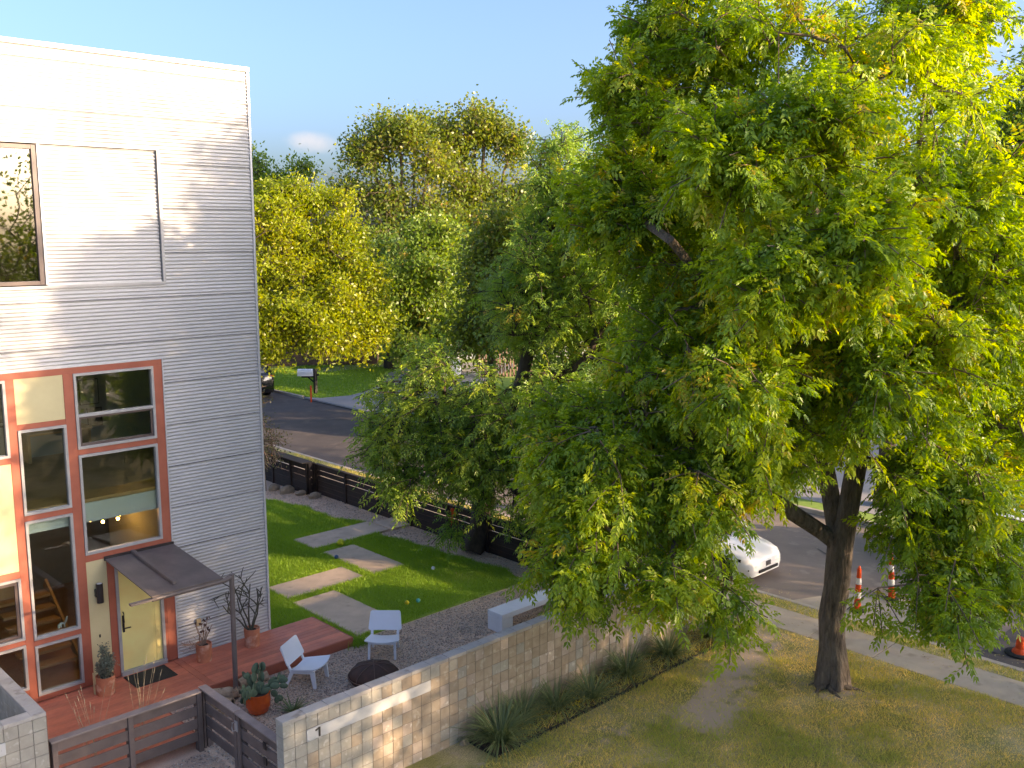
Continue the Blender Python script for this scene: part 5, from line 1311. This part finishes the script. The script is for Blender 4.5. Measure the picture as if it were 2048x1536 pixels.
def pecan_gap(q):
    """open space round the forked trunk below the crown, as in a limbed-up street tree"""
    dx, dy = q[0] - 17.1, q[1] - 8.9; lat = dx * Rv.x + dy * Rv.y; fw = dx * Fv.x + dy * Fv.y
    return -1.3 < lat < .7 and fw < 1.5 and q[2] < 4.7 + .45 * max(0, -fw) and not (rej.random() < .05)
rej = random.Random(2)
tree('pecan_tree', 'big pecan tree with a forked trunk in the front lawn', pecan_lobes, pecan_poly, 1180, M['lf_pecan'], M['bark'], 101, 'pecan trees',
     compound=(13, 9, .33, .235, .20), trunk_r=.25, inner=.5, reject=pecan_gap, twigs=4, twig_len=.68, flare=(.28, .28), tint_mu=.54, split_twigs=M['twig'])
rr_ = random.Random(9); rootb = MB()
for k in range(8):
    a = k * .785 + rr_.uniform(-.25, .25); L = rr_.uniform(.28, .7); pts = []
    for j in range(6):
        u = j / 5; a2 = a + .25 * math.sin(u * 3 + k); pts.append((B[0] + (.20 + L * u) * math.cos(a2), B[1] + (.20 + L * u) * math.sin(a2), 0.05 * (1 - u) ** 1.5 - .03 * u))
    rootb.tube(pts, [.08, .062, .046, .036, .028, .018], 8)
rootb.build('roots', M['bark'], bpy.data.objects['pecan_tree'], smooth=True)
# --- the second pecan by the dark fence
B2 = (17.5, 19.75, -.02)
p2_poly = [(-1, [B2, V3(960, 1060, 27.6), V3(968, 990, 27.6), V3(985, 900, 27.6)]),
           ((0, 3), [V3(1040, 780, 27.6), V3(1080, 600, 27.5), V3(1110, 420, 27.3), V3(1120, 300, 27.2)]),
           ((0, 2), [V3(930, 950, 27.0), V3(880, 900, 26.4), V3(800, 850, 26)]),
           ((0, 3), [V3(930, 820, 27.4), V3(880, 780, 27), V3(800, 770, 26.6)]),
           ((1, 0), [V3(1150, 740, 26.6), V3(1220, 640, 26)]), ((1, 0), [V3(1000, 680, 28), V3(990, 560, 28.2)])]
p2_lobes = [Lb(1130, 400, 27.0, 110, 165, .9), Lb(1080, 600, 27.0, 140, 170, 1.3), Lb(1060, 820, 26.6, 190, 150, 1.6), Lb(1230, 600, 26.6, 160, 230, 1.4), Lb(775, 840, 26.2, 55, 30, .12), Lb(850, 795, 26.2, 65, 32, .18), Lb(770, 890, 26.0, 45, 26, .10), Lb(840, 880, 26.2, 65, 36, .2), Lb(910, 850, 26.4, 75, 60, .34), Lb(820, 945, 26.0, 60, 24, .10), Lb(880, 720, 26.8, 60, 24, .10),
            Lb(950, 900, 26.0, 100, 95, .6), Lb(860, 775, 26.6, 110, 28, .16), Lb(1220, 900, 25.5, 180, 160, 1.2), Lb(905, 1045, 26.4, 28, 35, .06), Lb(1090, 1000, 25.8, 95, 60, .35), Lb(1330, 420, 27.5, 140, 180, .8)]
tree('pecan_tree', 'darker shaded pecan tree growing by the dark back fence', p2_lobes, p2_poly, 620, M['lf_pecan2'], M['bark_dark'], 102, 'pecan trees',
     compound=(9, 9, .36, .18, .30), trunk_r=.31, inner=.35, twigs=4, twig_len=.85, flare=(.2, .4), tint_mu=.42)
# --- trees across the street
def simple_tree(label, px, py_base, d, lobes, ncl, mat, seed, per, ll, lw, tr, name='street_tree', bark='bark_dark', limbs=None, group='trees across the street', sig=.26, twig_len=.9, inner=.3, upb=.5, zb=-.05, tmu=.45, base=None):
    b0 = base or tuple(pt(px, py_base, d)); b0 = (b0[0], b0[1], zb)
    top = lobes[0][0]; mid = (b0[0] * .85 + top[0] * .15, b0[1] * .85 + top[1] * .15, zb + max(1.6, (top[2] - zb) * .38))
    pl = [(-1, [b0, ((b0[0] + mid[0]) / 2, (b0[1] + mid[1]) / 2, (zb + mid[2]) / 2), mid, tuple(top)])]
    for (c, rad, w) in lobes[1:]: pl.append(((0, 2), [tuple((a + e) / 2 for a, e in zip(mid, c)), c]))
    return tree(name, label, lobes, pl, ncl, M[mat], M[bark], seed, group, simple=(per, ll, lw, upb), trunk_r=tr, inner=inner, sig=sig, twig_len=twig_len, flare=(.2, .4), tint_mu=tmu)
simple_tree('bright yellow green tree beside the house corner, sunlit', 490, 770, 47, [Lb(600, 500, 46, 120, 130, 1.6), Lb(530, 520, 45, 120, 170, 1.4), Lb(690, 480, 46.5, 70, 70, .6), Lb(720, 570, 45.5, 60, 75, .55), Lb(660, 620, 44.5, 100, 95, 1), Lb(570, 410, 46, 90, 65, .7), Lb(655, 400, 46.5, 60, 50, .35), Lb(735, 640, 45, 45, 45, .3), Lb(690, 670, 44.0, 60, 32, .35), Lb(590, 625, 43.5, 80, 50, .6), Lb(540, 680, 43, 42, 40, .35), Lb(640, 665, 43, 45, 22, .2), Lb(510, 640, 43, 60, 80, .6)], 640, 'lf_yel', 201, 90, .19, .045, .32, name='ash_tree', sig=.24, tmu=.5)
simple_tree('dark trunked oak standing by the far driveway and white van', 872, 757, 58, [Lb(860, 560, 57, 90, 100, 1.2), Lb(900, 650, 56.5, 90, 60, .8), Lb(800, 600, 56, 70, 100, .7), Lb(870, 470, 58, 80, 60, .6), Lb(830, 690, 55, 60, 30, .3)], 330, 'lf_oak', 202, 60, .26, .075, .36, name='oak_tree', sig=.3, base=tuple(pt(872, 757, 58)))
simple_tree('tall thin crowned tree with bare limbs against the sky', 830, 740, 68, [Lb(740, 310, 66, 55, 50, .6), Lb(800, 280, 66, 60, 45, .6), Lb(860, 330, 66, 55, 55, .5), Lb(700, 385, 66, 40, 40, .25), Lb(770, 390, 66, 70, 50, .5), Lb(860, 420, 66, 70, 50, .5), Lb(790, 470, 66, 80, 45, .6), Lb(835, 262, 67, 28, 28, .15), Lb(770, 262, 67, 24, 22, .12)], 320, 'lf_dry', 203, 62, .26, .085, .4, name='thin_crowned_tree', bark='twig', sig=.42, twig_len=1.7, inner=.15)
simple_tree('tall thin autumn tinted tree just left of the pecan top', 960, 740, 70, [Lb(920, 300, 68, 50, 50, .6), Lb(970, 270, 68, 50, 40, .6), Lb(1020, 300, 68, 40, 55, .5), Lb(950, 370, 68, 60, 50, .5), Lb(1030, 390, 68, 50, 60, .5), Lb(960, 450, 67, 80, 55, .6), Lb(895, 262, 69, 26, 26, .15), Lb(950, 240, 69, 26, 22, .15)], 320, 'lf_dry', 204, 62, .26, .085, .4, name='thin_crowned_tree', bark='twig', sig=.42, twig_len=1.6, inner=.15)
simple_tree('dark leafy tree behind the oak and the yellow green tree', 780, 740, 64, [Lb(760, 560, 63, 110, 110, 1.2), Lb(880, 560, 63, 90, 110, 1), Lb(680, 640, 62, 90, 80, .7), Lb(960, 620, 63, 90, 110, 1)], 340, 'lf_dark', 205, 70, .26, .08, .35, name='dark_leafy_tree', sig=.38)
simple_tree('slim sunlit tree rising between the dark trees behind the fence pecan', 985, 760, 50, [Lb(975, 560, 49, 60, 110, 1), Lb(1000, 470, 49, 45, 70, .6), Lb(950, 660, 49, 60, 70, .6)], 170, 'lf_dry', 206, 55, .22, .06, .2, name='slim_tree', sig=.45)
simple_tree('small leaning tree with a few clumps at the skyline by the house', 540, 740, 72, [Lb(560, 375, 70, 50, 36, 1), Lb(598, 342, 70, 26, 20, .3), Lb(515, 350, 70, 26, 50, .5)], 110, 'lf_oak', 207, 42, .26, .08, .25, name='oak_tree', sig=.5)
# right side, behind and beside the big pecan
simple_tree('broad dark tree across the street behind the pecan trunk', 1815, 1030, 31, [Lb(1860, 520, 31, 210, 260, 1.6), Lb(2030, 450, 31, 200, 280, 1.4), Lb(1750, 640, 32, 160, 160, .8)], 420, 'lf_oak', 208, 62, .18, .055, .28, name='street_tree', sig=.45, base=(30.4, 14.0, 0))
simple_tree('sunlit tree at the right edge whose crown tops the frame corner', 2100, 1000, 27, [Lb(2080, 330, 27, 110, 260, 1.2), Lb(2090, 620, 27, 130, 200, 1)], 230, 'lf_oak', 209, 62, .17, .05, .25, name='street_tree', sig=.4, base=(30.0, 8.2, 0))
simple_tree('dark tree in front of the pale house across the street', 1500, 800, 44, [Lb(1480, 470, 44, 170, 180, 1.5), Lb(1330, 560, 44, 140, 150, 1), Lb(1640, 520, 44, 160, 180, 1), Lb(1500, 640, 43, 200, 90, .8)], 330, 'lf_dark', 210, 66, .24, .075, .3, name='dark_leafy_tree', sig=.38, base=(37.0, 22.5, 0))
simple_tree('tall dark tree behind the fence pecan across the street', 1180, 800, 46, [Lb(1180, 480, 46, 150, 170, 1.4), Lb(1080, 620, 46, 130, 130, 1), Lb(1270, 600, 46, 130, 130, 1)], 300, 'lf_dark', 211, 66, .24, .075, .3, name='dark_leafy_tree', sig=.38, base=(34.0, 31.0, 0))
# trees on the near side of the lawn and lane, beyond the right edge of the frame
def near_tree(label, x, y, r, h, zb, n, seed, per=46):
    lo = [((x, y, zb + (h - zb) * .55), (r, r, (h - zb) * .48), 2), ((x - r * .55, y + .3, zb + (h - zb) * .45), (r * .65, r * .7, (h - zb) * .36), 1), ((x + r * .5, y - .4, zb + (h - zb) * .42), (r * .65, r * .7, (h - zb) * .36), 1)]
    return simple_tree(label, 0, 0, 0, lo, n, 'lf_oak', seed, per, .22, .065, .28, base=(x, y, 0), group='trees beyond the right edge of the lawn', sig=.5)
near_tree('leafy tree south of the front lawn, opposite the house windows', 15.2, -7.5, 4.0, 11.2, 1.5, 200, 301)
near_tree('unseen tall slim tree south of the front lawn, added to shade the house front', 22.3, -7.0, 2.5, 16.6, 1.5, 130, 302)  # out of view; height and place set so its shadow falls on the facade
near_tree('lower leafy tree south of the front lawn beside the kerb', 26.3, -7.5, 3.6, 7.6, .9, 190, 303)
near_tree('leafy tree at the end of the front lawn, nearest the lane', 9.0, -9.5, 4.2, 11.6, 1.5, 210, 304)
near_tree('unseen short tree between two taller ones, added to shade the block wall', 17.8, -9.5, 2.7, 9.4, .8, 230, 306)  # unseen tree put in to keep the sun off the block wall
near_tree('unseen short tree right of the tall slim one, added to shade the block wall', 24.2, -9.5, 2.5, 8.8, 1.0, 115, 307)  # also out of view, put in for shade on the wall and lawn
near_tree('small leafy tree across the lane, past the right edge', 33.5, -6.5, 3.2, 6.4, .8, 120, 305)
# far wood that closes the skyline
r = np.random.default_rng(77); n_ = 90000
ang = r.uniform(R(8), R(76), n_); dist = r.uniform(88, 108, n_)
hz = 7.5 + 1.8 * np.sin(ang * 23) + 1.3 * np.sin(ang * 57 + 1)
C = np.stack([np.cos(ang) * dist, np.sin(ang) * dist, -.1 + hz * r.random(n_) ** .8], 1)
V, T, tt = simple_leaves(r, C, .75, .28, np.clip(r.normal(.5, .2, n_), 0, 1), .5)
tag(link('far_wood', np_mesh('far_wood', V, T, M['lf_oak'], tt)), kind='stuff')
# thin autumn shrub at the house corner
simple_tree('thin autumn tinted shrub in front of the dark fence at the house corner', 0, 0, 0, [((16.55, 30.0, 2.3), (.75, .75, 1.2), 1), ((16.75, 29.5, 1.7), (.8, .7, .7), .7), ((16.4, 29.8, 3.2), (.5, .5, .7), .4)], 70, 'lf_shrub', 401, 26, .085, .022, .05, name='shrub', bark='twig', group='shrubs', sig=.16, twig_len=.45, inner=.1, base=(16.72, 29.6, 0))
# fallen leaves on the lawn, walk, gutter and courtyard
r = np.random.default_rng(88); parts_ = []
for (x0, x1, y0, y1, z, n_) in ((8.5, 18.9, 3.5, 11.3, .03, 900), (19.0, 20.1, 2, 16, .012, 220), (20.76, 21.4, 2, 20, -.118, 420), (7.4, 17.5, 12.6, 16.8, .02, 160), (17.9, 19, 13, 20, .0, 120), (22, 27, 4, 25, -.12, 200)):
    parts_.append(np.stack([r.uniform(x0, x1, n_), r.uniform(y0, y1, n_), np.full(n_, z) + r.uniform(0, .012, n_)], 1))
C = np.concatenate(parts_); V, T, tt = simple_leaves(r, C, .055, .011, np.clip(r.normal(.75, .3, len(C)), 0, 1), 4.0)
V[:, 2] = np.repeat(C[:, 2], 4) + (V[:, 2] - np.repeat(C[:, 2], 4)) * .25
tag(link('fallen_leaves', np_mesh('fallen_leaves', V, T, M['lf_fallen'], tt)), kind='stuff')
# streamer hanging from a low pecan branch
p0 = Vector(V3(905, 1020, 26.4)); b = MB()
t = thing('streamer', 'orange and yellow cloth streamer hanging from the fence pecan branch', 'streamer', p0)
MB().tube([p0 + Vector((0, 0, .32)), p0], .004, 4).build('string', M['twig'], t)
for k, mm in enumerate(('orange', 'orange', 'yellow', 'orange')):
    r_ = random.Random(k); q = p0.copy(); pts = [q.copy()]
    for j in range(5): q = q + Vector((r_.gauss(-.01 if k < 2 else .02, .02), r_.gauss(0, .02), -.085)); pts.append(q.copy())
    MB().tube(pts, [.035, .03, .022, .018, .012, .005], 5).build('ribbon', M[mm], t)
MB().ball(p0, .06, 8, 6).build('knot', M['orange'], t)
